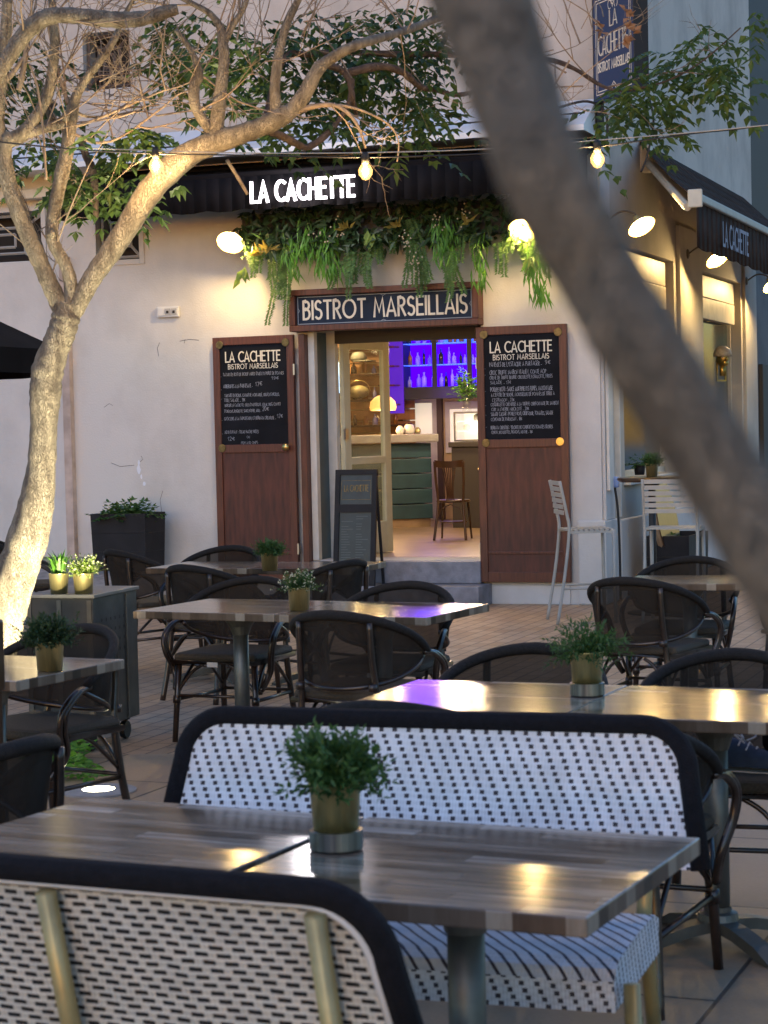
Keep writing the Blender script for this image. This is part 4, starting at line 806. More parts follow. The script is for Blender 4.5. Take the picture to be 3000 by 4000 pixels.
# ---------------------------------------------------------------- left tree
TD = 9.8
TR = thing('terrace_tree', 'pale barked tree lit from below at the left, spreading over the terrace', 'tree', G(-70, 1500, 0)*1.0, 0)
TR.location = Vector((AT(-60, 1700, TD).x, TD, 0)); inv = Matrix.Translation(-TR.location)
mt_ = MB(); mt_.T = inv
base = TR.location
tq = [(-62, 1690, 60), (-35, 1500, 56), (0, 1350, 50), (28, 1260, 45), (58, 1170, 44), (78, 1090, 40), (90, 1000, 31), (94, 930, 29), (98, 850, 34), (103, 800, 35), (120, 750, 31), (134, 715, 31), (142, 685, 31), (148, 655, 22)]
limb(mt_, tq, TD, 16, 6, .05)
skel = []
LM = [
 ([(150, 690, 19), (172, 650, 21), (200, 600, 21), (235, 550, 23), (275, 490, 25), (315, 425, 28), (360, 372, 29), (410, 332, 27), (460, 310, 25), (520, 290, 22), (570, 272, 21), (600, 256, 22), (625, 243, 19)], 'A'),
 ([(600, 256, 17), (596, 230, 13), (594, 187, 12), (600, 130, 11), (606, 100, 10), (620, 50, 9), (644, 0, 8), (660, -40, 7)], 'a'),
 ([(615, 250, 18), (636, 232, 17), (660, 200, 17), (687, 150, 14), (721, 123, 12), (771, 97, 11), (854, 73, 9, .3), (920, 50, 8, .6), (1000, 20, 6, .8)], 'a'),
 ([(620, 250, 8), (670, 231, 6), (721, 227, 5), (754, 247, 4), (776, 278, 3.4), (790, 320, 2.5)], 't'),
 ([(640, 240, 5), (700, 228, 4), (760, 232, 3), (830, 262, 2.5), (860, 300, 2), (858, 350, 1.5)], 't'),
 ([(452, 318, 22), (466, 285, 16), (474, 217, 15), (484, 133, 12), (481, 90, 12), (476, 60, 9), (454, 30, 7), (420, 10, 6), (380, -10, 5)], 'a'),
 ([(484, 95, 8), (500, 60, 7), (525, 20, 6), (540, -20, 5)], 'a'),
 ([(462, 290, 12), (440, 262, 12), (421, 227, 12), (420, 187, 12), (430, 160, 10), (418, 120, 7), (400, 90, 6), (380, 65, 5)], 'a'),
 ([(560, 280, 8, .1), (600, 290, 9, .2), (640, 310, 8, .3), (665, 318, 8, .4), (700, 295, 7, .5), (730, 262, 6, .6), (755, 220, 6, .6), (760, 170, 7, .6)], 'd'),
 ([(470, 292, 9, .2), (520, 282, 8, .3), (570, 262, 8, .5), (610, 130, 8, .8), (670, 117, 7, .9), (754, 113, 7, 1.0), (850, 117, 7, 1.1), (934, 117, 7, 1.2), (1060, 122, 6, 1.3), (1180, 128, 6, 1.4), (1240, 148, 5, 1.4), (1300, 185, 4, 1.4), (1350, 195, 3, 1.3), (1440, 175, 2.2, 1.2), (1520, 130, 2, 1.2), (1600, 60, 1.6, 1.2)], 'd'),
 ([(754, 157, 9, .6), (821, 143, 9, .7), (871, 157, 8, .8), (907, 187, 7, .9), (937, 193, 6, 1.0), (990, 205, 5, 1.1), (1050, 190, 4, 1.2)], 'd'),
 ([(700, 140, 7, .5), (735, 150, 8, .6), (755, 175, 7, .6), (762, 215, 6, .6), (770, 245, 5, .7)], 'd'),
 ([(144, 690, 22), (120, 640, 20), (97, 590, 19), (75, 540, 19), (55, 495, 19), (36, 445, 19), (18, 395, 19), (8, 340, 18), (12, 305, 18), (30, 300, 17), (52, 286, 16), (72, 262, 14), (98, 217, 13), (110, 175, 12), (117, 117, 11), (117, 58, 9), (112, 0, 8)], 'a'),
 ([(48, 292, 11), (70, 285, 11), (100, 276, 11), (140, 268, 11), (150, 262, 10)], 'a'),
 ([(95, 270, 9, .1), (112, 260, 9, .1), (106, 238, 8, .1), (120, 220, 7, .1)], 'a'),
 ([(5, 330, 17), (-5, 260, 15), (0, 200, 14), (6, 140, 13), (12, 70, 12), (16, 0, 11)], 'a'),
 ([(-20, 190, 14, -.3), (0, 155, 15, -.3), (24, 115, 17, -.3), (58, 68, 19, -.3), (90, 42, 18, -.3), (125, 33, 17, -.3), (180, 35, 17, -.3), (240, 42, 18, -.3), (290, 42, 17, -.3), (330, 35, 15, -.3), (360, 25, 14, -.3), (384, 20, 11, -.3)], 'a'),
 ([(150, 670, 17), (154, 630, 16), (148, 590, 14), (135, 560, 14), (120, 535, 14), (112, 505, 14), (116, 465, 15), (124, 420, 15), (134, 375, 16), (144, 330, 16), (150, 285, 14), (156, 240, 14), (163, 212, 11), (180, 180, 9), (205, 145, 9), (230, 112, 8), (252, 75, 7), (262, 45, 6), (285, 5, 5), (300, -30, 4)], 'a'),
 ([(148, 225, 6), (136, 190, 4), (131, 173, 3.5), (114, 105, 3.5), (103, 51, 3)], 't'),
 ([(100, 388, 3, -.2), (97, 340, 3, -.2), (95, 303, 2.6, -.2), (88, 235, 2.6, -.2), (79, 180, 2.4, -.2), (63, 138, 2, -.2)], 't'),
 ([(40, 195, 6), (48, 165, 6), (55, 120, 6), (60, 85, 6), (68, 62, 5)], 't'),
 ([(0, 188, 6), (25, 160, 6), (50, 128, 5), (60, 118, 5)], 't'),
 ([(154, 276, 4), (185, 266, 3.5), (215, 255, 3.2), (260, 236, 2.6), (303, 217, 2.2), (350, 197, 2), (387, 187, 1.6), (440, 165, 1.3)], 't'),
 ([(157, 288, 4), (178, 298, 3.5), (198, 307, 3.5), (222, 308, 3.2), (245, 303, 3), (275, 288, 2.6), (303, 268, 2.4), (350, 233, 2), (387, 203, 1.8), (430, 190, 1.4)], 't'),
 ([(160, 240, 4), (190, 252, 3, .2), (240, 250, 2.5, .3), (300, 240, 2, .3), (340, 250, 1.5, .3)], 't'),
 ([(490, 345, 4, .3), (515, 385, 4, .3), (535, 420, 3.6, .3)], 't'),
 ([(175, 300, 10, .5), (185, 335, 9, .5), (200, 370, 9, .5), (205, 420, 8, .5), (207, 470, 6, .5)], 'd'),
]
md_ = MB(); md_.T = inv; ms_ = MB(); ms_.T = inv
for pts, k in LM:
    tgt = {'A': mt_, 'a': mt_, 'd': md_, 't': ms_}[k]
    Q, rr_ = limb(tgt, pts, TD, 12 if k == 'A' else (10 if k == 'a' else 7), 5, .06 if k in 'Aa' else .12)
    if k != 'A': skel.append((Q, rr_))
# pruned stubs and knots
for (vx, vy, r_) in ((392, 360, 16), (312, 452, 15), (112, 505, 12), (92, 812, 14), (143, 252, 14)):
    c = AT(vx, vy, TD-.03); mt_.ball(c, r_/pxm(TD)*.8, 8, (1, .8, 1.1))
mt_.build('trunk', 'bark', TR, smooth=True); md_.build('shaded_limbs', 'bark_shade_tone', TR, smooth=True)  # rear limbs: their shade is put into a darker bark colour
# twigs
def twig(mb, p, d, L, r, lev):
    n = 5; pts = [p.copy()]; 
    for i in range(n):
        d = (d+rv(.13)+Vector((0, 0, .03))).normalized(); p = p+d*L/n; pts.append(p.copy())
        if lev and R.random() < .55: twig(mb, p, (d+rv(.5)).normalized(), L*R.uniform(.35, .6), r*.6, lev-1)
    mb.tube(pts, [r*(1-.7*i/n) for i in range(n+1)], 4, cap=False)
for Q, rr_ in skel:
    for i in range(2, len(Q), 3):
        if R.random() < .34 and not (Q[i].z < 3.25 and Q[i].x > -.75):
            tg = (Q[i]-Q[i-1]).normalized(); d = (tg*.5+rv(.55)+Vector((0, 0, .35))); d.y *= .6
            twig(ms_, Q[i], d.normalized(), R.uniform(.25, .75), R.uniform(.003, .006), 2)
for (vx, vy, dx, dz, n) in ((300, 240, -1, .3, 12), (330, 160, -1, .2, 8), (1200, 130, -.6, .3, 12), (1240, 180, -1, .1, 8), (230, 200, 1, .5, 10), (60, 250, -.5, 1, 12), (540, 120, .2, 1, 14), (620, 60, .2, 1, 12), (760, 240, .4, -1, 3), (40, 80, -.2, 1, 12), (1280, 60, .1, 1, 9), (850, 40, .3, .6, 10)):
    for k in range(n*2//3):
        p = AT(vx+R.uniform(-45, 45), vy+R.uniform(-35, 35), TD+R.uniform(-.3, 1.0)); twig(ms_, p, (Vector((dx, 0, dz))+rv(.5)).normalized(), R.uniform(.3, .8), R.uniform(.0025, .005), 2)
ms_.build('twigs', 'twig', TR, smooth=True)
# leaves: (vx, vy, rx, ry, n, depth)
cr = MB(); cr.T = inv; cd = MB(); cd.T = inv
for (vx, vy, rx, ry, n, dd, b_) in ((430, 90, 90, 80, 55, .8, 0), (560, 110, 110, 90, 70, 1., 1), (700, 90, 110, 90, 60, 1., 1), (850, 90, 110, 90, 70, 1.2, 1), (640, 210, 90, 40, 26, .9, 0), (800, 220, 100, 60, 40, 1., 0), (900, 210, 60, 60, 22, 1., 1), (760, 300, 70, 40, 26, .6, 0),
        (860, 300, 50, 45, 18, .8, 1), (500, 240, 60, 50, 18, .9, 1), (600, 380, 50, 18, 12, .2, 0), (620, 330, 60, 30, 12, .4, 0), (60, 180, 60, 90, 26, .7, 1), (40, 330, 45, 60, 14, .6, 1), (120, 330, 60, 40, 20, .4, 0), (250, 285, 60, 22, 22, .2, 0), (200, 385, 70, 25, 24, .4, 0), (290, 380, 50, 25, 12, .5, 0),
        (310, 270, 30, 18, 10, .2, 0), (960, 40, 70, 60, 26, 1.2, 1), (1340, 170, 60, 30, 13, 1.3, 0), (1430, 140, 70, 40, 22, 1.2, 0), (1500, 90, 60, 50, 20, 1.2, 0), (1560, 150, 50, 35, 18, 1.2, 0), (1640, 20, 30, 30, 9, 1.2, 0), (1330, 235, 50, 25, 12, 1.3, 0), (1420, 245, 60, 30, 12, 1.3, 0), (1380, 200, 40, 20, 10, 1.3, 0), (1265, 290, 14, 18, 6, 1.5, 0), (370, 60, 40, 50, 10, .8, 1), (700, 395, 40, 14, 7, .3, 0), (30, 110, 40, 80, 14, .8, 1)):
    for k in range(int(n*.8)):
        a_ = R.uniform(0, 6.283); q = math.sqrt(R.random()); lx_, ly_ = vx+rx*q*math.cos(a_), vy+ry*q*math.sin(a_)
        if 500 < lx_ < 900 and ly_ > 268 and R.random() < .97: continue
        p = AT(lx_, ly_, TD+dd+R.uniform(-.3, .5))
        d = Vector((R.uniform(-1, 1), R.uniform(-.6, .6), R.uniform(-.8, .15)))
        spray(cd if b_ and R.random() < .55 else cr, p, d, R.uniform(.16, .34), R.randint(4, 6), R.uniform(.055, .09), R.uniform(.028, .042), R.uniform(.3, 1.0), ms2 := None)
cr.build('crown', 'leaf_tree', TR); cd.build('crown_shade_tone', 'leaf_dark', TR)  # shaded leaves get a darker green, shade put into the colour
mb = MB(); mb.T = inv
for (vx, vy) in ((1352, 25), (1362, 40), (1356, 60), (1370, 72), (1348, 80), (1358, 92), (1300, 50), (1304, 72)):
    for k in range(3): leaflet(mb, AT(vx+R.uniform(-5, 5), vy+R.uniform(-5, 5), TD+1.3), rv(1), Vector((0, 0, 1))+rv(.5), .055, .05)
mb.build('dry_leaves', 'dry_leaf', TR)
# ---------------------------------------------------------------- near leaning trunk
ND = .74
NT = thing('leaning_tree', 'out of focus leaning tree trunk crossing the picture close to the camera', 'tree', (0, 0, 0), 0)
mb = MB()
npts = [(890, -420, 118, .12), (975, -160, 117, .08), (1042, 0, 115, .05), (1110, 200, 104, .03), (1178, 385, 96, .0), (1290, 590, 94, -.0), (1385, 753, 93, -.01), (1515, 953, 92, -.02), (1628, 1140, 92, -.03), (1735, 1323, 92, -.04), (1850, 1530, 92, -.05), (1990, 1790, 92, -.05)]
P = []; rr_ = []
for q in npts: P.append(AT(q[0], q[1], ND+q[3])); rr_.append(q[2]/pxm(ND)*1.0)
for z_, dx in ((1.0, .06), (.6, .16), (.25, .22), (-.02, .25)): P.append(Vector((P[11].x+dx, ND-.02, z_))); rr_.append(.028+.004*(1-z_))
NT.location = Vector((P[-1].x, P[-1].y, 0)); mb.T = Matrix.Translation(-NT.location)
Q = cat_rom(P, 6); rq = []
for i in range(len(Q)):
    t = i/6; k = min(int(t), len(rr_)-2); f_ = t-k; rq.append((rr_[k]*(1-f_)+rr_[k+1]*f_)*(1+R.uniform(-.03, .03)))
mb.tube(Q, rq, 20); mb.build('trunk', 'bark_near', NT, smooth=True)
mb = MB(); mb.T = Matrix.Translation(-NT.location)
p = P[0]
for k in range(5): twig(mb, p, Vector((R.uniform(-.4, .4), R.uniform(-.2, .4), 1)), R.uniform(.5, .9), .008, 2)
mb.build('branches', 'twig', NT)
mb = MB(); mb.T = Matrix.Translation(-NT.location)
for k in range(40): spray(mb, p+Vector((R.uniform(-.5, .5), R.uniform(-.2, .5), R.uniform(.35, .9))), rv(1), .2, 5, .07, .03, .5)
mb.build('crown', 'leaf_tree', NT)
# ---------------------------------------------------------------- string lights
def cable(label, pts, m_='cable', r=.004):
    mb = MB(); mb.tube(cat_rom(pts, 5), r, 5); return tag(mb.build('string_cable', m_, smooth=True), label, 'cable')
BD = 9.35
cable('black light cable running from the left tree over the awning to the right edge', [AT(-60, 300, 9.6), AT(150, 322, 9.5), AT(337, 332, 9.5), AT(560, 336, BD), AT(790, 340, BD), AT(1050, 332, BD), AT(1291, 316, BD), AT(1370, 306, BD), AT(1500, 288, BD), AT(1700, 262, BD), AT(2400, 120, 8)])
cable('pale thin support wire strung above the light bulbs', [AT(150, 318, 9.5), AT(337, 326, 9.5), AT(560, 331, BD), AT(790, 330, BD), AT(1050, 322, BD), AT(1291, 303, BD), AT(1500, 286, BD), AT(1700, 266, BD)], 'cable_pale', .0028)
cable('straight black cable along the white ledge above the awning', [LW(-9, -.45, LZ0+.09), LW(-5, -.44, LZ0+.075), LW(-2, -.44, LZ0+.08), LW(.02, -.44, LZ0+.10)], 'cable', .008)
def bulb(loc, label, en=16):
    T = thing('light_bulb', label, 'light bulb', loc, 0, 'bulbs on the light string' if en < 20 else 'bulbs outside the picture')
    mb = MB(); mb.lathe([(.016, .062), (.018, .1), (.012, .115), (0, .115)], n=12); mb.build('socket', 'rubber', T, smooth=True)
    mb = MB(); mb.lathe([(0, -.012), (.016, -.006), (.030, .015), (.032, .035), (.022, .055), (.014, .064)], n=16); mb.build('glass', 'bulb_lit', T, smooth=True)
    mb = MB(); mb.ball((0, 0, .028), .014, 10, (.8, .8, 1.2)); mb.build('filament', 'filament', T, smooth=True)
    return T
for (vx, vy, lab) in ((337, 372, 'glowing light bulb hanging against the thick branch of the left tree'), (790, 384, 'glowing light bulb hanging beside the lit white lettering of the awning'), (1291, 358, 'glowing light bulb right of the leaning trunk, near the side awning')): bulb(AT(vx, vy, 9.5 if vx < 400 else BD), lab)
cable('black light cable strung above the right side of the terrace', [Vector((3.6, 12.0, 3.5)), Vector((3.4, 9.5, 3.11)), Vector((2.2, 6.4, 3.01)), Vector((1.5, 3.2, 2.86)), Vector((1.6, -1, 3.2))])
cable('black light cable strung above the left side of the terrace', [Vector((-4.2, 12.0, 3.5)), Vector((-3.6, 9.5, 3.11)), Vector((-2.6, 6.6, 3.01)), Vector((-1.6, 2.8, 2.86)), Vector((-1.4, -1, 3.2))])
for k, (x, y, z) in enumerate(((3.4, 9.5, 3.0), (2.2, 6.4, 2.9), (-2.6, 6.6, 2.9), (1.5, 3.2, 2.75), (-1.6, 2.8, 2.75), (-3.6, 9.5, 3.0))):
    bulb(Vector((x, y, z)), 'glowing light bulb hanging above the terrace outside the picture', 22)
# ---------------------------------------------------------------- hanging greenery
GX0 = FL(515, 470, .3)[0]; GX1 = FL(1180, 470, .3)[0]
GG = FT('hanging_garland', 'garland of mixed hanging artificial greenery under the front awning', 'garland', (GX0+GX1)/2, 0, 3.4)
gx = (GX0+GX1)/2
def gz(vx, vy, off=.3): a, z = FL(vx, vy, off); return a-gx, z-3.4
mbk = MB(); zt = FL(800, 470, .3)[1]-3.4; zb = FL(800, 520, .3)[1]-3.4
for k in range(1500):
    t = R.random(); vx = 505+t*670; v0 = 455-(t*15); p = Vector((GX0-gx+(GX1-GX0)*t, -R.uniform(.05, .42), R.uniform(zb-.06, zt+.12)))
    leaflet(mbk, p, (rv(1)+Vector((0, -.4, -.4))), Vector((0, -1, .5))+rv(.4), R.uniform(.07, .15), R.uniform(.03, .06))
mbk.build('foliage_base', 'leaf_dark', GG)
mb = MB(); mb.box(GX0-gx, GX1-gx, -.22, -.02, zb+.02, zt+.1); mb.build('rail', 'rubber', GG)
def strand(vx, y0, y1, kind, wd):
    mb = MB(); m_ = {'g': 'leaf_bright', 'f': 'leaf_fern', 'e': 'leaf_fern'}[kind]
    off = R.uniform(.25, .4); a, z0 = gz(vx, y0, off); b, z1 = gz(vx+R.uniform(-8, 8), y1, off)
    L = z0-z1; w = wd/240
    if kind == 'g':
        for k in range(int(75*L/.5*w/.12)):
            t = R.random()**.8; p = Vector((a+R.gauss(0, w*.33), -off+R.gauss(0, .04), z0-L*t*.86)); leaflet(mb, p, Vector((R.gauss(0, .28), R.gauss(0, .25), -1)), Vector((0, -1, 0))+rv(.3), R.uniform(.10, .18), R.uniform(.014, .024))
    else:
        for s_ in range(max(2, int(wd/8))):
            x_ = a+R.gauss(0, w*.38); ln = L*R.uniform(.6, 1.05); p = Vector((x_, -off+R.gauss(0, .03), z0)); n = int(ln/.014); drift = R.gauss(0, .18)
            for k in range(n):
                p = p+Vector((drift*.014+R.gauss(0, .002), 0, -.014)); sz = .055*(1-.45*k/n)+.010
                for sg in (-1, 1): leaflet(mb, p, Vector((sg, R.gauss(0, .3), -.45)), Vector((0, -1, .1)), sz*R.uniform(.8, 1.1), .017)
    mb.build('strand', m_ if kind == 'g' else 'leaf_strand', GG)
for s_ in ((540, 500, 590, 'f', 22), (565, 530, 610, 'f', 24), (600, 500, 668, 'f', 40), (625, 520, 700, 'f', 26), (628, 500, 600, 'g', 26), (655, 470, 560, 'g', 30), (690, 480, 590, 'g', 34), (712, 470, 610, 'g', 34), (735, 560, 645, 'f', 28), (770, 540, 610, 'f', 40), (800, 570, 620, 'f', 20), (815, 500, 570, 'f', 26), (850, 480, 560, 'f', 20), (890, 470, 620, 'f', 46), (915, 540, 660, 'f', 30), (950, 470, 570, 'g', 30), (968, 460, 560, 'g', 34), (972, 540, 655, 'f', 36), (1005, 470, 560, 'f', 14), (1038, 500, 625, 'g', 22), (1072, 520, 600, 'f', 20), (1092, 500, 560, 'f', 16), (1122, 520, 605, 'f', 18), (1145, 520, 610, 'g', 22), (1165, 530, 655, 'g', 30), (1175, 500, 620, 'f', 26)): strand(*s_)
mb = MB()
for (vx, vy, m_) in ((858, 490, 0), (580, 540, 0), (745, 495, 1), (1010, 480, 0), (562, 552, 0)):
    a, z = gz(vx, vy, .42); mb = MB()
    for k in range(8): leaflet(mb, Vector((a+R.gauss(0, .02), -.42, z)), Vector((R.uniform(-1, 1), -.4, R.uniform(-.4, 1))), Vector((0, -1, 0))+rv(.3), R.uniform(.06, .15), R.uniform(.02, .045))
    mb.build('yellow_rosette', 'leaf_yellow', GG)
mb = MB()
for (vx, vy, n) in ((520, 590, 7), (800, 510, 6), (1150, 560, 7)):
    a, z = gz(vx, vy, .4)
    for k in range(n): leaflet(mb, Vector((a+R.gauss(0, .03), -.4, z+R.gauss(0, .03))), Vector((R.gauss(0, .5), -.2, -.8)), Vector((0, -1, 0)), .13, .06)
mb.build('broad_leaves', 'leaf_lemon', GG)
mb = MB()
for (vx, vy, n) in ((730, 500, 14), (945, 470, 14), (900, 560, 12), (880, 520, 16), (1000, 460, 10), (690, 505, 8)):
    a, z = gz(vx, vy, .42)
    for k in range(n): mb.ball(Vector((a+R.gauss(0, .03), -.42+R.gauss(0, .03), z+R.gauss(0, .05))), .009, 6)
mb.build('pale_buds', 'flower_pale', GG)
# ---------------------------------------------------------------- wall details
a_, z_ = FL(365, 674); T = FT('socket_box', 'small white electrical switch box on the plaster wall left of the shutter', 'socket box', a_, 0, z_-.05)
mb = MB(); mb.box(-.115, .115, -.03, -.001, 0, .10); mb.build('case', 'plastic_white', T, bevel=.006)
mb = MB(); mb.box(-.10, -.035, -.038, -.031, .015, .085); mb.build('switch', 'plastic_white', T, bevel=.003)
for k in range(2): mb = MB(); mb.box(-.025+.065*k, .03+.065*k, -.038, -.031, .02, .08); mb.mi = 1; mb.box(-.01+.065*k, .014+.065*k, -.042, -.0385, .035, .06); mb.build('outlet', ['grille', 'rubber'], T)
# flaked paint patches and cracks
mb = MB()
for (vx, vy, s_) in ((300, 1015, .045), (305, 1030, .03), (300, 1000, .03), (312, 1045, .035), (310, 1085, .05), (302, 1098, .04), (318, 1090, .03)):
    a_, z_ = FL(vx, vy); pts = [(a_+s_*.5*R.uniform(.5, 1.1)*math.cos(t*.9), -.0022, z_+s_*R.uniform(.5, 1.2)*math.sin(t*.9)) for t in range(7)]; mb.poly(pts)
mb.build('paint_patch', 'patch', BT)
mb = MB()
for q in ([(345, 740), (340, 752), (343, 770)], [(345, 1150), (350, 1110), (346, 1080), (352, 1060)], [(430, 735), (410, 733), (388, 737)], [(225, 880), (236, 872), (244, 876)], [(312, 1075), (310, 1090), (314, 1110), (309, 1130)], [(305, 985), (309, 992), (303, 998)], [(400, 733), (398, 742)], [(240, 1000), (260, 1008), (290, 1005)]):
    mb.tube([(FL(x, y)[0], -.001, FL(x, y)[1]) for x, y in q], .0022, 4)
mb.build('crack', 'crack', BT)
# corner trunking with blue plug and cable
a_, z_ = SL(1308, 1050, .03)
T = thing('corner_trunking', 'white cable trunking with a blue plug on the building corner', 'trunking', LW(.032, .12, 1.0), rad(90)-TH)
mb = MB(); mb.box(-.07, .07, -.03, -.001, 0, 1.9); mb.build('trunking', 'white_wood', T, bevel=.004)
mb = MB(); mb.box(.06, .13, -.07, -.005, .02, .12); mb.build('plug', 'plastic_blue', T, bevel=.02)
mb = MB(); mb.tube(cat_rom([(.1, -.03, .02), (.12, -.05, -.2), (.16, -.05, -.6), (.2, -.04, -.98)]), .011, 6); mb.build('cable', 'cable', T, smooth=True)
# ---------------------------------------------------------------- planters
def planter(name, label, loc, rz, w, d, h, plant):
    T = thing(name, label, 'planter', loc, rz); mb = MB(); k = .94
    b_ = [(-w/2*k, -d/2*k, 0), (w/2*k, -d/2*k, 0), (w/2*k, d/2*k, 0), (-w/2*k, d/2*k, 0)]; t_ = [(-w/2, -d/2, h), (w/2, -d/2, h), (w/2, d/2, h), (-w/2, d/2, h)]; n_ = [(x*.93, y*.93, h) for x, y, _ in t_]; s_ = [(x*.93, y*.93, h-.06) for x, y, _ in t_]
    for i in range(4):
        j = (i+1) % 4
        mb.quad(b_[i], b_[j], t_[j], t_[i]); mb.quad(t_[i], t_[j], n_[j], n_[i]); mb.quad(n_[i], n_[j], s_[j], s_[i])
    mb.poly(b_[::-1]); mb.mi = 1; mb.poly(s_); mb.build('box', ['planter_black', 'soil'], T)
    mb = MB()
    for z in (.33, .66): 
        for i in range(4):
            j = (i+1) % 4; A = Vector(b_[i]).lerp(Vector(t_[i]), z); B = Vector(b_[j]).lerp(Vector(t_[j]), z); mb.tube([A*1.002, B*1.002], .003, 4)
    mb.build('seam', 'rubber', T)
    mb = MB()
    for q in range(plant): spray(mb, (R.uniform(-w*.4, w*.4), R.uniform(-d*.4, d*.4), h-.06), Vector((R.gauss(0, .8), R.gauss(0, .8), 1.1)), R.uniform(.08, .2), 4, .05, .035, .9)
    mb.build('ivy', 'leaf_fern', T); return T
qa = FL(177, 1117, .6); qb = FL(325, 1110, .6); pc = LW((qa[0]+qb[0])/2, -.36, .33)
planter('tall_planter', 'tall black square planter with low ivy against the white wall at left', pc, -TH, (qb[0]-qa[0])*.8, .42, qb[1]-.33, 150)
pc = G(1415, 1290, 0); planter('low_planter', 'black planter box below the round high table at the side wall', LW(.42, 1.15, 0), rad(90)-TH, .9, .4, .56, 6)
# ---------------------------------------------------------------- potted plants
def pot(label, loc, kind, s0=1.0, ring=False, rt=.053, hp=.105, lean=0, cover=None):
    T = thing('potted_plant', label, 'potted plant', loc, R.uniform(0, 6), 'gold potted plants')
    z0 = 0; s = s0*.85
    if ring:
        mb = MB(); mb.lathe([(.0, 0.0), (.053, 0), (.055, .004), (.055, .040), (.050, .042), (.0, .03)], n=28); mb.build('steel_ring', 'ring_steel', T, smooth=False); z0 = .031
    mb = MB(); rb = rt*.86; mb.lathe([(0, z0), (rb, z0), (rt, z0+hp), (rt+.003, z0+hp+.002), (rt-.002, z0+hp+.003), (rt-.006, z0+hp-.012), (0, z0+hp-.012)], n=32); po = mb.build('pot', 'gold_pot', T, smooth=False)
    for p_ in po.data.polygons: p_.use_smooth = True
    po.data.polygons[0].use_smooth = True
    zt_ = z0+hp-.01; mb = MB(); mf = None
    if kind == 'grass':
        for k in range(70):
            a_ = R.uniform(0, 6.28); r_ = R.uniform(0, rt*.7); d = Vector((math.cos(a_), math.sin(a_), 0)); L = R.uniform(.08, .19)*s; ln = R.uniform(.1, .75)
            p0_ = d*r_+Vector((0, 0, zt_)); p1_ = p0_+Vector((0, 0, L*.6))+d*L*ln*.3; p2_ = p1_+Vector((0, 0, L*.35*(1-ln)))+d*L*ln*.5; sd_ = Vector((-d.y, d.x, 0))*.005
            mb.quad(p0_-sd_, p0_+sd_, p1_+sd_, p1_-sd_); mb.fa([mb.av(p1_-sd_), mb.av(p1_+sd_), mb.av(p2_)])
        mb.build('foliage', 'leaf_bright', T)
    elif kind in ('bush', 'flower', 'fern', 'sprig'):
        n = {'bush': 300, 'flower': 170, 'fern': 110, 'sprig': 240}[kind]
        fl = MB()
        for k in range(n):
            el = math.asin(R.uniform(.0, 1)**.8 if R.random() < .88 else -.12); a_ = R.uniform(0, 6.28)
            d = Vector((math.cos(a_)*math.cos(el), math.sin(a_)*math.cos(el), math.sin(el)+.32)).normalized()
            s = s0*.80; L = R.uniform(.07, .13)*s*(1.25 if kind == 'fern' else 1)
            p = Vector((R.gauss(0, rt*.35), R.gauss(0, rt*.35), zt_)); nn = {'bush': 9, 'flower': 8, 'fern': 9, 'sprig': 8}[kind]
            dr = .8 if kind == 'fern' else .15
            for i in range(nn):
                d = (d+Vector((0, 0, -dr/nn))+rv(.05)).normalized(); p = p+d*L/nn
                if i < 1: continue
                for q in range(2):
                    ll = {'bush': .021, 'flower': .017, 'fern': .028, 'sprig': .022}[kind]*s*R.uniform(.8, 1.2)
                    leaflet(mb, p, d*.7+rv(.55), Vector((0, 0, 1))+rv(.4), ll, ll*(.42 if kind != 'fern' else .30))
            if kind == 'flower' and R.random() < .75:
                for q in range(4): leaflet(fl, p, rv(1)+d, Vector((0, 0, 1)), .011*s, .010*s)
        mb.build('foliage', {'bush': 'leaf_dark', 'flower': 'leaf_fern', 'fern': 'leaf_fern', 'sprig': 'leaf_fern'}[kind] if not cover else cover, T)
        if kind == 'flower': fl.build('flowers', 'petal', T)
    return T
pot('gold pot with a leafy green sprig plant on the far table before the left shutter', G(583, 1233, .742), 'sprig', 1.0)
pot('gold pot with white flowered round bush on the middle table', G(647, 1318, .742), 'flower', 1.0)
pot('gold pot of bright grass on the dark metal cabinet', G(128, 1282, .80)*1.0, 'grass', 1.0, rt=.05, hp=.10)
pot('gold pot of lit pale flowers on the dark metal cabinet, right of the grass', G(181, 1282, .80)*1.0, 'flower', 1.05, rt=.052, hp=.10, cover='leaf_lemon')
pot('gold pot with a dense dark green bush on the left table corner', G(108, 1448, .742), 'bush', 1.1)
pot('gold pot with feathery fern in a steel ring on the right hand double table', G(1269, 1502, .742), 'fern', 1.0, True)
pot('gold pot with spreading green sprigs in a steel ring on the nearest double table', G(727, 1834, .742), 'sprig', 1.25, True)
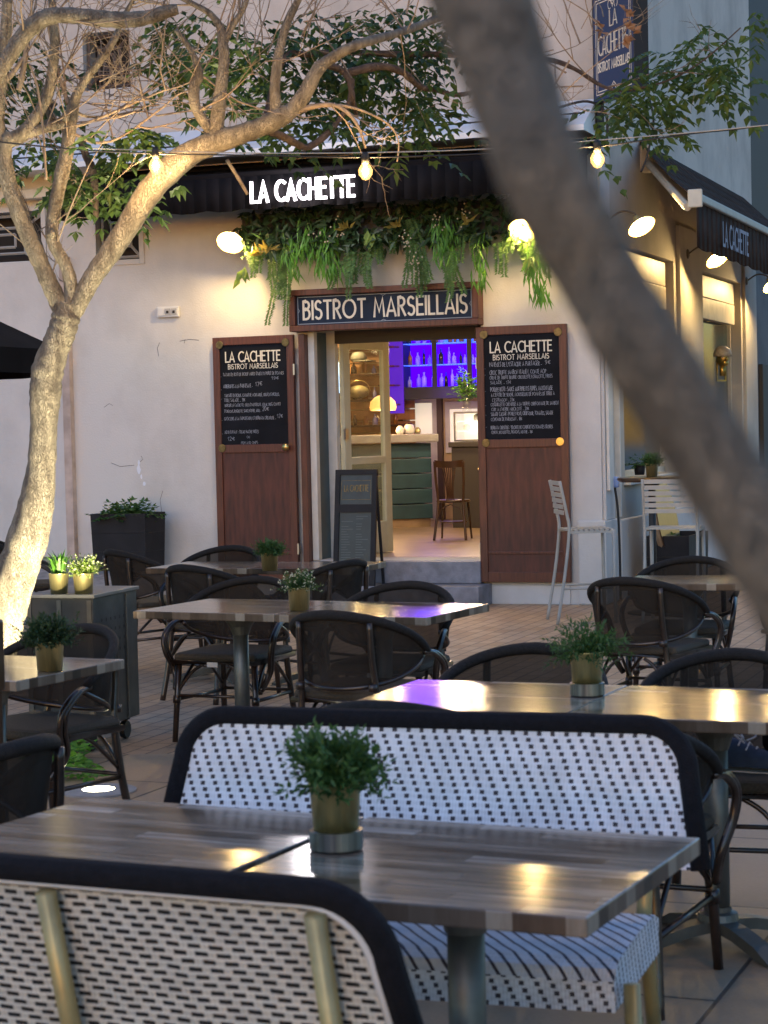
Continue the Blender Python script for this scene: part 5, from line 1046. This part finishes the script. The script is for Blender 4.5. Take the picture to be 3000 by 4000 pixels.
# ---------------------------------------------------------------- wicker armchairs
def armchair():
    T = thing('terrace_armchair', '', 'chair', (0, 0, 0), 0, 'dark mesh terrace armchairs')
    def rim(t, z=None, k=1.0):
        ph = t*rad(104); x = .300*math.sin(ph)*k; y = -.02-.265*math.cos(ph)*k
        return Vector((x, y-.045*(1-abs(t)), 0))
    def ztop(t): return .800-.19*abs(t)**1.9
    def zbot(t): return .475+.125*abs(t)**2.0
    N = 28; K = 6
    mb = MB(); g = []
    for i in range(N+1):
        t = -1+2*i/N; row = []
        for k in range(K+1):
            f_ = k/K; p = rim(t, k=.93+.07*f_); p.y += .035*(1-f_)*(1-abs(t)); p.z = zbot(t)+(ztop(t)-zbot(t))*f_; row.append(mb.av(p))
        g.append(row)
    for i in range(N):
        for k in range(K): mb.fa((g[i][k], g[i+1][k], g[i+1][k+1], g[i][k+1]))
    mb.build('backrest', 'mesh_fabric', T, smooth=True)
    mb = MB(); P = [rim(t, 1)+Vector((0, 0, ztop(t))) for t in [-1+2*i/N for i in range(N+1)]]; mb.tube(P, [.023-.006*abs(-1+2*i/N) for i in range(N+1)], 10); mb.build('top_rim', 'wrap', T, smooth=True)
    mb = MB(); P = [rim(t, k=.93)+Vector((0, .035*(1-abs(t)), zbot(t))) for t in [-1+2*i/N for i in range(N+1)]]; mb.tube(P, .011, 8); mb.build('lower_rim', 'rattan', T, smooth=True)
    for sx in (-1, 1):
        e_ = rim(sx)
        mb = MB()
        for o_ in (0, .024):
            mb.tube(cat_rom([(e_.x-sx*.0, e_.y-.03-o_*.3, .612), (sx*.305, .10-o_, .600), (sx*.312, .185-o_, .54), (sx*.300, .195-o_*1.2, .46), (sx*.272, .155-o_*1.2, .36), (sx*.245, .20-o_*.6, .27)], 5), .0125, 8)
        mb.build('arm', 'rattan', T, smooth=True)
        mb = MB(); mb.tube(cat_rom([(sx*.17, -.285, .765), (sx*.175, -.275, .6), (sx*.185, -.25, .42), (sx*.20, -.27, .2), (sx*.215, -.31, 0)], 4), [.015]*8+[.017]*9, 8); mb.tube([(sx*.176, -.277, .50), (sx*.177, -.275, .47)], .021, 8); mb.build('leg', 'rattan', T, smooth=True)
        mb = MB(); mb.tube([(sx*.215, .205, .42), (sx*.235, .235, 0)], [.018, .015], 8); mb.tube([(sx*.224, .22, .24), (sx*.226, .223, .20)], .021, 8); mb.build('leg', 'rattan', T, smooth=True)
        mb = MB(); mb.tube([(sx*.20, -.26, .21), (sx*.225, .21, .22)], .010, 6); mb.tube(cat_rom([(sx*.222, .21, .25), (sx*.21, .10, .36), (sx*.20, .03, .40)], 4), .009, 6); mb.tube(cat_rom([(sx*.198, -.25, .25), (sx*.20, -.12, .36), (sx*.2, -.05, .40)], 4), .009, 6); mb.build('side_brace', 'rattan', T, smooth=True)
    mb = MB(); mb.tube([(-.22, .215, .24), (.22, .215, .24)], .009, 6); mb.tube([(-.2, -.265, .22), (.2, -.265, .22)], .009, 6)
    for sx in (-1, 1): mb.tube(cat_rom([(sx*.222, .215, .26), (sx*.14, .21, .36), (sx*.07, .21, .405)], 4), .009, 6); mb.tube(cat_rom([(sx*.2, -.262, .24), (sx*.12, -.25, .36), (sx*.06, -.24, .40)], 4), .009, 6)
    mb.build('stretcher', 'rattan', T, smooth=True)
    mb = MB(); mb.box(-.235, .235, -.24, .235, .415, .462); mb.build('seat', 'seat_mesh', T, bevel=.02)
    mb = MB(); P = [(.235, .235, .415), (.235, -.24, .415), (-.235, -.24, .415), (-.235, .235, .415)]; mb.tube(P, .014, 6, closed=True); mb.build('seat_frame', 'rattan', T, smooth=True)
    mb = MB(); mb.box(-.03, .03, .252, .254, .395, .42); mb.build('maker_tag', 'white_cloth', T)
    return T
CH = armchair(); first = [True]
def chair(vx, vy, face, label, z=.822, rel=None):
    """(vx,vy): top of the middle of the back; face = direction the sitter looks, degrees from +Y clockwise"""
    p = G(vx, vy, z); a_ = rad(face); f_ = Vector((math.sin(a_), math.cos(a_), 0))
    loc = Vector((p.x, p.y, 0))+f_*.33
    if rel: loc = Vector(rel)
    if first[0]: first[0] = False; CH.location = loc; CH.rotation_euler.z = -a_; CH['label'] = label; return CH
    return dup(CH, loc, -a_, label)
chair(238, 1186, 55, 'dark mesh armchair partly hidden behind the metal cabinet and its flower pot')
chair(395, 1219, 38, 'dark mesh armchair with its back to us in front of the far table, left')
chair(505, 1177, 200, 'dark mesh armchair facing us behind the far table by the left shutter')
chair(765, 1207, -52, 'dark mesh armchair seen from behind just before the menu stand')
chair(560, 1243, 202, 'dark mesh armchair facing us behind the middle table, left of the white flowered pot')
chair(888, 1254, 200, 'dark mesh armchair facing us behind the right end of the middle table, before the steps')
chair(710, 1318, 26, 'dark mesh armchair with its back to us in front of the middle table')
chair(196, 1346, 214, 'dark mesh armchair facing left behind the left table with the dark bush')
chair(70, 1590, -62, 'dark blurred armchair at the lower left picture edge before the uplight')
chair(1158, 1387, 198, 'dark mesh armchair facing us behind the double table, near the fern pot')
chair(1590, 1399, 196, 'dark mesh armchair facing us at the right picture edge behind the double table')
chair(1350, 1246, 30, 'dark mesh armchair with its back to us before the right back table')
chair(1500, 1200, 200, 'dark mesh armchair facing us behind the right back table, by the high table')
chair(815, 1513, 22, 'dark armchair whose rim shows above the left part of the woven bench')
chair(1240, 1540, 24, 'dark armchair behind the right end of the woven bench, arm showing beside it')
chair(0, 0, 250, 'dark armchair cut by the right edge, level with the fern pot', rel=G(1720, 1530, 0)+Vector((.15, 0, 0)))
chair(0, 0, -10, 'dark armchair at the right edge with a blue bundle on its seat', rel=(1.86, 6.15, 0))
g_ = G(-25, 1190, .80); chair(-30, 1160, 80, 'dark armchair at the far left edge beside the lit trunk, only its rim showing')
# brown wooden chair at the left edge
T = thing('wooden_chair', 'brown wooden chair back cut by the left edge, in front of the left table', 'chair', (AT(-22, 1500, 6.3).x-.255, 6.35, 0), rad(58))
pt_ = AT(24, 1335, 6.3)
mb = MB(); mb.box(-.2, .2, -.2, .2, .43, .46); mb.build('seat', 'bistro_wood', T, bevel=.01)
for sx in (-.18, .18):
    for sy in (-.18, .18): mb = MB(); mb.box(sx-.018, sx+.018, sy-.018, sy+.018, 0, .43 if sy > 0 else .95); mb.build('leg', 'bistro_wood', T, bevel=.004)
mb = MB(); mb.box(-.2, .2, -.215, -.18, .80, 1.03); mb.build('backrest', 'bistro_wood', T, bevel=.012)
# ---------------------------------------------------------------- tables
def table(label, c, rz, a, b, base=True, group=None, leg_h=.70):
    T = thing('bistro_table', label, 'table', (c[0], c[1], 0), rz, group)
    mb = MB(); mb.box(-a/2, a/2, -b/2, b/2, .703, .74); mb.mi = 0
    # top face gets the planks, sides the edge band
    mb.m = [1, 0, 1, 1, 1, 1]; o = mb.build('tabletop', ['table_planks', 'table_edge'], T, bevel=.004)
    mb = MB(); mb.tube([(0, 0, .05), (0, 0, .70)], .038, 18); mb.build('column', 'table_metal', T, smooth=True)
    mb = MB(); mb.box(-.16, .16, -.04, .04, .69, .702); mb.box(-.04, .04, -.16, .16, .685, .70); mb.lathe([(.042, .60), (.055, .64), (.09, .688), (0, .69)], n=18); mb.build('bracket', 'table_metal', T)
    mb = MB()
    for k in range(4):
        a_ = k*math.pi/2+math.pi/4; d = Vector((math.cos(a_), math.sin(a_), 0)); s_ = Vector((-d.y, d.x, 0))
        prof = [(0, .085, .03), (.12, .075, .03), (.24, .05, .03), (.32, .012, .028)]
        for (r0_, h0, w0), (r1_, h1, w1_) in zip(prof, prof[1:]):
            A = [d*r0_-s_*w0+Vector((0, 0, max(0, h0-.035))), d*r0_+s_*w0+Vector((0, 0, max(0, h0-.035))), d*r0_+s_*w0+Vector((0, 0, h0)), d*r0_-s_*w0+Vector((0, 0, h0))]
            B = [d*r1_-s_*w1_+Vector((0, 0, max(0, h1-.035))), d*r1_+s_*w1_+Vector((0, 0, max(0, h1-.035))), d*r1_+s_*w1_+Vector((0, 0, h1)), d*r1_-s_*w1_+Vector((0, 0, h1))]
            for q in range(4): mb.quad(A[q], A[(q+1) % 4], B[(q+1) % 4], B[q])
            if r1_ > .3: mb.quad(*B)
    mb.lathe([(.0, .08), (.065, .08), (.06, .10), (.042, .105), (.042, .12)], n=20); mb.build('foot', 'table_metal', T)
    return T
def row_tables(p, yaw, a, b, labs, dirn=1, gap=.004, group=None, dy=(0, 0)):
    """p = back-left corner of a row of tables (world), yaw = direction of the row"""
    e1 = Vector((math.cos(yaw), math.sin(yaw), 0)); e2 = Vector((math.sin(yaw), -math.cos(yaw), 0))
    for i, l in enumerate(labs):
        c = Vector((p.x, p.y, 0))+e1*(a/2+(a+gap)*i)+e2*(b/2+dy[i]); table(l, c, yaw, a, b, group=group)
a_, b_ = .757, .715
pA = G(817/VS, 2338/VS, .74); pA2 = G(1913/VS, 2358.6/VS, .74); v = pA2-pA
row_tables(pA, math.atan2(v.y, v.x), v.length/2-.003, b_, ('left square table of the middle pair, holding the white flowered pot', 'right square table of the middle pair, reflecting purple light'))
pB = G(1632/VS, 2653.6/VS, .74); pB2 = G(2455/VS, 2676.5/VS, .74); v = pB2-pB
row_tables(pB, math.atan2(v.y, v.x), v.length-.003, b_, ('left square table of the fern pot pair, reflecting the lamps', 'right square table of the fern pot pair, running out of the picture'))
pC = G(2736.7/VS, 3271.5/VS, .74); pCf = G(2291.5/VS, 3585.7/VS, .74); v = pC-pCf; yw = math.atan2(v.y, v.x)-math.pi/2
bC = v.length; e1 = Vector((math.cos(yw), math.sin(yw), 0)); s1_ = G(1206/VS, 3290.5/VS, .74)
aC = (pC-s1_).dot(e1)
cR_ = (pC+pCf)/2-e1*aC/2; table('nearest square table with the steel ringed plant, its corner to the right', (cR_.x, cR_.y), yw, aC, bC)
yl = yw-.03; e1l = Vector((math.cos(yl), math.sin(yl), 0)); e2l = Vector((math.sin(yl), -math.cos(yl), 0))
s0 = pC-e1*(aC+.006); cL_ = s0-e1l*.368+e2l*(bC/2-.0); table('nearest left square table, behind the bench in the lower left corner', (cL_.x, cL_.y), yl, .73, bC)
p = G(405, 1213, .74); pr = G(672, 1213, .74); row_tables(p, -TH, .70, .62, ('left square table of the far pair by the left shutter', 'right square table of the far pair, under the leafy gold pot'))
p = G(265, 1425, .74); q_ = G(150/1, 1490, .74)
# left table: right side edge runs from its back corner to its front corner
bk = G(1345/2.765/VS, (2000+1590/2.765)/VS, .74); fr = G(170/2.765/VS, (2000+1830/2.765)/VS, .74); v = bk-fr; yw = math.atan2(v.y, v.x)-math.pi/2; e1 = Vector((math.cos(yw), math.sin(yw), 0)); c = (bk+fr)/2-e1*.35
table('square table at the left edge carrying the dark bushy pot', (c.x, c.y), yw, .70, v.length)
p = G(1377, 1243, .74); row_tables(p, -TH*.8, .66, .60, ('square table at the back right, between two armchairs',), dy=(0,))
p = G(1377, 1243, .74)
# round high table
g_ = G(1402, 1290, 0); hc = LW(.62, .85, 0); hc = Vector((AT(1408, 1040, 17.0).x, 17.0, 0))
T = thing('high_table', 'round wooden high table on a black pole by the side window', 'table', hc, 0)
mb = MB(); mb.lathe([(0, 1.10), (.27, 1.10), (.285, 1.115), (.285, 1.135), (.27, 1.14), (0, 1.14)], n=36); mb.build('tabletop', 'bistro_wood', T, smooth=False)
mb = MB(); mb.tube([(0, 0, .02), (0, 0, 1.1)], .03, 12); mb.lathe([(.03, 1.03), (.08, 1.095), (0, 1.1)], n=16); mb.build('pole', 'rubber', T, smooth=True)
mb = MB(); mb.lathe([(.22, 0), (.22, .015), (.05, .03), (0, .03)], n=24); mb.build('base', 'rubber', T)
pot('gold pot with bushy green plant on the round high table', hc+Vector((0, -.02, 1.142)), 'sprig', 1.05)
T = thing('sill_plant', 'small leafy plant in a black pot on the side window sill', 'potted plant', LW(.03, 1.35, 1.10), 0)
mb = MB(); mb.lathe([(0, 0), (.045, 0), (.055, .09), (0, .09)], n=16); mb.build('pot', 'planter_black', T, smooth=True); mb = MB()
for k in range(30): spray(mb, (0, 0, .09), Vector((R.gauss(0, 1), R.gauss(0, 1), .6)), .12, 4, .035, .014, .5)
mb.build('foliage', 'leaf_fern', T)
# barrel wheel leaning by wall
T = thing('wooden_disc', 'round brown wooden disc leaning against the side wall behind the bar stools', 'wooden disc', LW(.30, 1.05, .25), rad(90)-TH)
mb = MB(); ax = Matrix.Rotation(rad(80), 3, 'X'); mb.lathe([(0, 0), (.40, 0), (.41, .03), (.40, .05), (0, .05)], (0, 0, .42), 32, ax); mb.build('disc', 'barrel', T)
mb = MB(); mb.lathe([(.375, .052), (.41, .052), (.412, .060), (.375, .060)], (0, 0, .42), 32, ax); mb.build('hoop', 'bistro_wood', T)
# metal bar stools
def barstool(label, loc, rz, group='white metal bar stools'):
    T = thing('bar_stool', label, 'bar stool', loc, rz, group); sh = .74; w = .21
    for sx in (-1, 1):
        mb = MB(); mb.tube(cat_rom([(sx*w, -.20, sh+.40), (sx*w, -.15, sh+.15), (sx*w, -.13, sh), (sx*w, -.17, .4), (sx*w*1.05, -.24, 0)], 4), .013, 8); mb.build('leg', 'white_metal', T, smooth=True)
        mb = MB(); mb.tube([(sx*w, .23, sh), (sx*w, .235, 0)], .015, 8); mb.build('leg', 'white_metal', T, smooth=True)
    mb = MB()
    for k in range(9): mb.box(-w, w, -.13+.042*k, -.13+.042*k+.028, sh-.002, sh+.012)
    mb.box(-w-.008, -w+.016, -.14, .245, sh-.02, sh-.003); mb.box(w-.016, w+.008, -.14, .245, sh-.02, sh-.003); mb.box(-w+.017, w-.017, .225, .245, sh-.02, sh-.003); mb.build('seat', 'white_metal', T)
    mb = MB(); 
    for k in range(6):
        z = sh+.13+.047*k; y = -.15-.05*(k+2)/8
        mb.box(-w+.012, w-.012, y-.012, y-.004, z, z+.034)
    mb.build('backrest', 'white_metal', T)
    mb = MB(); mb.tube([(-w, .235, .28), (w, .235, .28)], .010, 6); mb.tube([(-w, -.20, .28), (-w, .235, .28)], .010, 6); mb.tube([(w, -.20, .28), (w, .235, .28)], .010, 6); mb.build('footrest', 'white_metal', T, smooth=True)
    return T
f1 = G(1196, 1347, 0)
barstool('white metal bar stool seen from the side in front of the right shutter', Vector((f1.x+.24, f1.y+.15, 0)), rad(-84))
f2 = G(1440, 1320, 0)
barstool('white metal bar stool seen from behind at the round high table', Vector((AT(1440, 1150, 16.6).x+.02, 16.35, 0)), rad(-16))
# ---------------------------------------------------------------- menu A-board
g0 = G(765, 1225, .38)
AB = thing('menu_board', 'black A-frame menu board standing before the open glass door', 'menu board', LW(FL(765, 1100, .42)[0], -.42+.1, 0.0), -TH)
AB.location = LW(FL(768, 1100, .3)[0], -.26, .187)
w = .40; h_ = 1.04; tl = .14
def abp(x, t, e_=0.): return (x, -tl*(1-t)-e_, h_*t)
mb = MB(); th_ = .03
for (x0_, x1_, t0, t1) in ((-w/2, -w/2+.045, 0, 1), (w/2-.045, w/2, 0, 1), (-w/2+.045, w/2-.045, .955, 1), (-w/2+.045, w/2-.045, .0, .09), (-w/2+.045, w/2-.045, .63, .70)):
    A = [abp(x0_, t0), abp(x1_, t0), abp(x1_, t1), abp(x0_, t1)]; B = [(p[0], p[1]+th_, p[2]) for p in A]
    mb.quad(*A); mb.quad(*B[::-1])
    for q in range(4): mb.quad(A[q], B[q], B[(q+1) % 4], A[(q+1) % 4])
mb.build('frame', 'planter_black', AB)
mb = MB(); A = [abp(-w/2+.045, .09, -.015), abp(w/2-.045, .09, -.015), abp(w/2-.045, .63, -.015), abp(-w/2+.045, .63, -.015)]; mb.quad(*A); A = [abp(-w/2+.045, .70, -.015), abp(w/2-.045, .70, -.015), abp(w/2-.045, .955, -.015), abp(-w/2+.045, .955, -.015)]; mb.quad(*A)
mb.build('panel', mat('menu_panel', (.018, .032, .038), .35, var=.2), AB, solid=.004)
pa = lambda a, z, k: abp(a, z/h_, -.013+.0004*k)
mb = MB(); text(mb, 'LA CACHETTE', -.115, .845, .055, pa, w=.07, width=.23); text(mb, 'LA CACHETTE', -.111, .842, .055, pa, w=.05, width=.23)
ribbon(mb, [(-.14, .77), (.14, .77), (.14, .94), (-.14, .94), (-.14, .77)], .003, pa, 0); mb.build('lettering', 'brass_dull', AB)
mb = MB()
for col_ in (-.13, .01):
    for k in range(22):
        if R.random() < .85: ribbon(mb, [(col_, .62-.023*k), (col_+R.uniform(.04, .115), .62-.023*k)], .006, pa, k % 3)
mb.build('menu_lines', mat('faint_print', (.10, .12, .12), .8), AB)
mb = MB(); mb.tube([(-w/2+.02, .16, 0), (-w/2+.02, .01, h_-.02)], .014, 6); mb.tube([(w/2-.02, .16, 0), (w/2-.02, .01, h_-.02)], .014, 6); mb.build('back_leg', 'planter_black', AB)
# ---------------------------------------------------------------- metal cabinet
cz = .80; c1 = G(1000/2.765/VS, (2000+890/2.765)/VS, cz); c2 = G(1472/2.765/VS, (2000+795/2.765)/VS, cz); v = c2-c1; yw = math.atan2(v.y, v.x)-math.pi/2
CT = thing('service_cabinet', 'dark metal service cabinet on wheels with perforated side holding two gold pots', 'cabinet', (c1.x, c1.y, 0), yw)
Ld = v.length; Wd = .37
mb = MB(); mb.box(-Wd, 0, 0, Ld, .12, cz-.02); mb.build('body', 'cabinet_metal', CT, bevel=.004)
mb = MB(); mb.box(-Wd-.01, .012, -.012, Ld+.01, cz-.019, cz-.001); mb.build('top', 'cabinet_top', CT, bevel=.003)
mb = MB()
for i in range(4):
    for j in range(6):
        y = Ld*.18+j*Ld*.10; z = cz-.14-i*.055; mb.quad((.0015, y-.006, z-.008), (.0015, y+.006, z-.008), (.0015, y+.006, z+.008), (.0015, y-.006, z+.008))
mb.build('perforation', 'rubber', CT)
mb = MB(); 
for x in (-Wd+.02, -Wd*.5, -.02): mb = MB(); mb.box(x-.012, x+.012, -.006, -.001, .13, cz-.03); mb.build('ridge', 'table_metal', CT)
mb = MB(); mb.box(.001, .008, Ld*.72, Ld*.74, .13, cz-.03); mb.build('ridge', 'table_metal', CT)
for (x, y) in ((-.06, .06), (-.06, Ld-.06), (-Wd+.06, .06), (-Wd+.06, Ld-.06)):
    mb = MB(); ax = Matrix.Rotation(rad(90), 3, 'Y'); mb.lathe([(.0, -.015), (.045, -.015), (.05, 0), (.045, .015), (0, .015)], (x, y, .05), 16, ax); mb.box(x-.02, x+.02, y-.02, y+.02, .1, .12); mb.build('wheel', 'rubber', CT)
# ---------------------------------------------------------------- woven benches
def rounded(w, z0, z1, r, fl, n=8):
    P = [(-w/2-fl, z0), (-w/2, z1-r)]; P += [(-w/2+r-r*math.cos(rad(90*i/n)), z1-r+r*math.sin(rad(90*i/n))) for i in range(1, n+1)]
    P += [(w/2-r+r*math.sin(rad(90*i/n)), z1-r+r*math.cos(rad(90*i/n))) for i in range(0, n+1)]; P += [(w/2+fl, z0)]; return P
def bench(label, loc, rz, W_):
    T = thing('woven_bench', label, 'bench', loc, rz, 'black and white woven benches'); zb, zt = .565, .885; lean = .09; r = .11; fl = .035
    def pl(x, z, off=0.): return Vector((x, -.03-lean*(z-zb)/(zt-zb)+off, z))     # back rest at local y<0, sitter looks to +y
    out = rounded(W_, zb, zt, r, fl); inn = rounded(W_-.03, zb+.0, zt-.015, r-.01, fl)
    mb = MB(); mb.tube([pl(x, z) for x, z in out], .024, 10); mb.build('frame', 'black_wrap', T, smooth=True)
    mb = MB(); mb.tube([pl(x*.968, zb+(z-zb)*.945, -.012) for x, z in out], .009, 6); mb.build('piping', 'white_cloth', T, smooth=True)
    mb = MB(); mb.poly([pl(x, z, .006) for x, z in inn][::-1], [(x, z) for x, z in inn][::-1]); mb.mi = 1; mb.poly([pl(x, z, -.006) for x, z in inn], [(x, z) for x, z in inn]); mb.build('backrest', ['weave_front', 'weave_back'], T)
    # seat: crowned woven pad with a patterned front apron
    sx, sy0, sy1, n = W_/2-.06, .0, .50, 8; mb = MB()
    prof = [(sy0, .455), (.05, .475), (.25, .48), (.44, .475), (.485, .462), (.50, .44)]
    s_ = 0
    for (ya, za), (yb, zb_) in zip(prof, prof[1:]):
        dl_ = math.hypot(yb-ya, zb_-za); mb.quad((-sx, ya, za), (sx, ya, za), (sx, yb, zb_), (-sx, yb, zb_), [(-sx, s_), (sx, s_), (sx, s_+dl_), (-sx, s_+dl_)]); s_ += dl_
    mb.mi = 1; mb.quad((-sx, .50, .44), (sx, .50, .44), (sx, .50, .375), (-sx, .50, .375), [(-sx, .44), (sx, .44), (sx, .375), (-sx, .375)])
    for q in (-1, 1): mb.poly([(q*sx, y, z) for y, z in prof]+[(q*sx, .5, .375), (q*sx, 0, .375)], [(y, z) for y, z in prof]+[(.5, .36), (0, .36)])
    mb.poly([(-sx, 0, .375), (sx, 0, .375), (sx, .5, .375), (-sx, .5, .375)], [(0, 0)]*4); mb.build('seat', ['weave_seat', 'weave_front'], T)
    mb = MB(); mb.tube([pl(.035, zt-.03, -.03), pl(.035, .57, -.035), (.035, -.02, .40)], .018, 10); mb.build('back_support', 'gold_leg', T, smooth=True)
    for q in (-1, 1):
        mb = MB(); mb.tube([pl(q*(W_/2-.10), zt-.03, -.03), pl(q*(W_/2-.10), .45, -.035), (q*(W_/2-.09), -.14, 0)], .018, 10); mb.build('leg', 'gold_leg', T, smooth=True)
        mb = MB(); mb.tube([(q*(W_/2-.03), .47, .43), (q*(W_/2-.01), .50, 0)], .018, 10); mb.build('leg', 'gold_leg', T, smooth=True)
        mb = MB(); mb.tube([(q*(W_/2-.12), -.05, .2), (q*(W_/2-.02), .48, .2)], .011, 8); mb.build('stretcher', 'gold_leg', T, smooth=True)
        mb = MB(); mb.tube(cat_rom([pl(q*(W_/2+.01), .66), (q*(W_/2+.02), .1, .63), (q*(W_/2+.015), .30, .56), (q*(W_/2), .40, .44)], 5), .015, 8)
        if False: mb.build('arm', 'gold_leg', T, smooth=True)
    return T
zt_ = .905
b1 = G(430, 1525, zt_); b2 = G(1465, 1548, zt_); v = b2-b1; yw = math.atan2(v.y, v.x)
bench('black rimmed white woven bench facing us behind the nearest tables', Vector(((b1.x+b2.x)/2, (b1.y+b2.y)/2, 0))-Vector((-math.sin(yw), math.cos(yw), 0))*.13, yw+math.pi, v.length+.06)
b1 = G(0, 1850, zt_); b2 = G(700, 1905, zt_); v = b2-b1; yw = math.atan2(v.y, v.x); e1 = Vector((math.cos(yw), math.sin(yw), 0)); e2 = Vector((-math.sin(yw), math.cos(yw), 0))
rE = G(868, 1990, .83); Wn = 1.25; t_ = (rE-b1).dot(e1); cn = b1+e1*(t_-Wn/2)+e2*.13
bench('black rimmed woven bench with its back to us in the lower left corner', Vector((cn.x, cn.y, 0)), yw, Wn)
# ---------------------------------------------------------------- uplight, ground plants, umbrella, shoe
gu = G(213, 1712, 0)
T = thing('ground_uplight', 'round white uplight glowing in the paving at lower left', 'uplight', gu, 0)
mb = MB(); mb.lathe([(.17, .004), (.17, .012), (.115, .016), (.112, .016)], n=32); mb.build('ring', 'concrete', T)
mb = MB(); mb.lathe([(.0, .010), (.11, .010), (.11, .014), (0, .02)], n=28); mb.build('lens', 'uplight', T)
plight('uplight_spot', gu+Vector((0, 0, .06)), 165, (1, .86, .55), .05, spot=60, target=gu+Vector((-.50, .80, 1.62)), blend=.22)
mb = MB()
for k in range(60): spray(mb, G(130+R.uniform(-50, 45), 1655+R.uniform(-25, 40), 0), Vector((R.gauss(0, .7), R.gauss(0, .5), 1)), R.uniform(.08, .2), 4, .05, .035, 1.0)
tag(mb.build('ground_plant', 'leaf_bright'), 'low bright green weeds at the foot of the left tree beside the uplight', 'plant')
# black parasol edge at left
T = thing('black_parasol', 'edge of a black parasol reaching in from the left behind the lit trunk', 'parasol', (AT(-260, 1500, 13.5).x, 13.5, 0), 0)
cx_ = T.location; tip = AT(104, 772, 13.2)-cx_
mb = MB(); rim_ = []; top_ = (0, 0, AT(-260, 560, 13.5).z)
for k in range(8):
    a_ = k*math.pi/4+.05; Rr = math.hypot(tip.x, tip.y); rim_.append(Vector((math.cos(a_)*Rr, math.sin(a_)*Rr, tip.z+.06)))
for k in range(8):
    A, B = rim_[k], rim_[(k+1) % 8]; mb.fa([mb.av(A), mb.av(B), mb.av(top_)]); mb.quad(A-Vector((0, 0, .16)), B-Vector((0, 0, .16)), B, A)
mb.build('canopy', 'black_fabric', T, solid=.004)
mb = MB(); mb.tube([(0, 0, 0), (0, 0, top_[2])], .025, 10); mb.build('pole', 'dark_metal', T); mb = MB(); mb.box(-.3, .3, -.3, .3, .43 if 0 else .0, .08); mb.build('base', 'concrete', T, bevel=.02)
mb = MB()
for k in range(8): mb.tube([rim_[k]-Vector((0, 0, .01)), Vector(top_)-Vector((0, 0, .03))], .01, 5)
mb.build('rib', 'dark_metal', T)
# blue bundle with laces on the right hand chair
sp_ = Vector((1.86, 6.15, 0)); sp_ = G(1640, 1672, .46)
T = thing('canvas_shoe', 'dark blue canvas shoe with white laces on the seat at the right edge', 'shoe', Vector((sp_.x, sp_.y+.05, .466)), rad(-25))
mb = MB(); n = 14; rows = []
prof = [(-.14, .035, .07), (-.11, .042, .095), (-.05, .042, .085), (.0, .045, .06), (.06, .048, .045), (.11, .042, .038), (.135, .022, .03)]
for (x, w_, h_) in prof: rows.append([mb.av((x, w_*math.cos(math.pi*k/8), .012+h_*math.sin(math.pi*k/8))) for k in range(9)])
for A, B in zip(rows, rows[1:]):
    for k in range(8): mb.fa((A[k], A[k+1], B[k+1], B[k]))
mb.fa(rows[0]); mb.fa(rows[-1][::-1]); mb.build('upper', 'fabric_blue', T, smooth=True)
mb = MB(); mb.poly([(x, w_*1.08, .0) for x, w_, _ in prof]+[(x, -w_*1.08, .0) for x, w_, _ in prof[::-1]]); mb.build('sole', 'white_cloth', T, solid=-.02)
mb = MB()
for k in range(4): x = -.05+.025*k; z = .1-.012*k-.3*(x+.05)*.3; mb.tube([(x, -.03, z-.02), (x+.005, 0, z+.002), (x+.01, .03, z-.02)], .003, 5)
for q in (-1, 1): mb.tube(cat_rom([(-.04, 0, .10), (-.07, q*.05, .13), (-.02, q*.08, .10), (-.035, q*.02, .09)], 5), .003, 5)
mb.build('laces', 'lace', T)
mb = MB(); 
for k in range(1): mb.ball((0, 0, .10), .16, 18, (1.1, .7, .8))
mb.tube(cat_rom([(-.1, 0, .2), (-.05, 0, .33), (.05, 0, .33), (.1, 0, .2)], 5), .012, 6)
tag(mb.build('black_bag', 'black_fabric', smooth=True, loc=Vector((sp_.x+.20, sp_.y+.08, .465))), 'black cloth bag next to the blue shoe, cut by the right edge', 'bag')
# golden head sculpture in the side window
a_, z_ = SL(1548, 790, -.02)
T = thing('head_sculpture', 'small golden face with pale helmet mounted in the second side window', 'sculpture', LW(.06, a_-.05, z_-.02), rad(90)-TH-.9)
mb = MB(); mb.ball((0, 0, .10), .085, 18, (.82, .95, 1.15)); mb.ball((0, -.055, .045), .042, 12, (1, 1, .9)); mb.ball((0, -.085, .09), .018, 10, (.8, 1, 1.2)); mb.ball((0, -.09, .035), .02, 10, (1.3, .6, .35)); mb.box(-.03, .03, -.02, .02, -.10, .02); mb.build('face', 'gold_face', T, smooth=True)
for q in (-1, 1): mb = MB(); mb.ball((q*.032, -.062, .115), .018, 10); mb.build('eye', 'helmet', T, smooth=True)
mb = MB(); mb.lathe([(.105, .12), (.102, .16), (.08, .205), (.04, .235), (0, .24)], n=24); mb.build('helmet', 'helmet', T, smooth=True)
mb = MB(); mb.box(-.06, .06, .03, .05, -.16, -.14); mb.box(-.06, -.045, .03, .05, -.14, .1); mb.box(.045, .06, .03, .05, -.14, .1); mb.build('stand', 'gold_face', T)
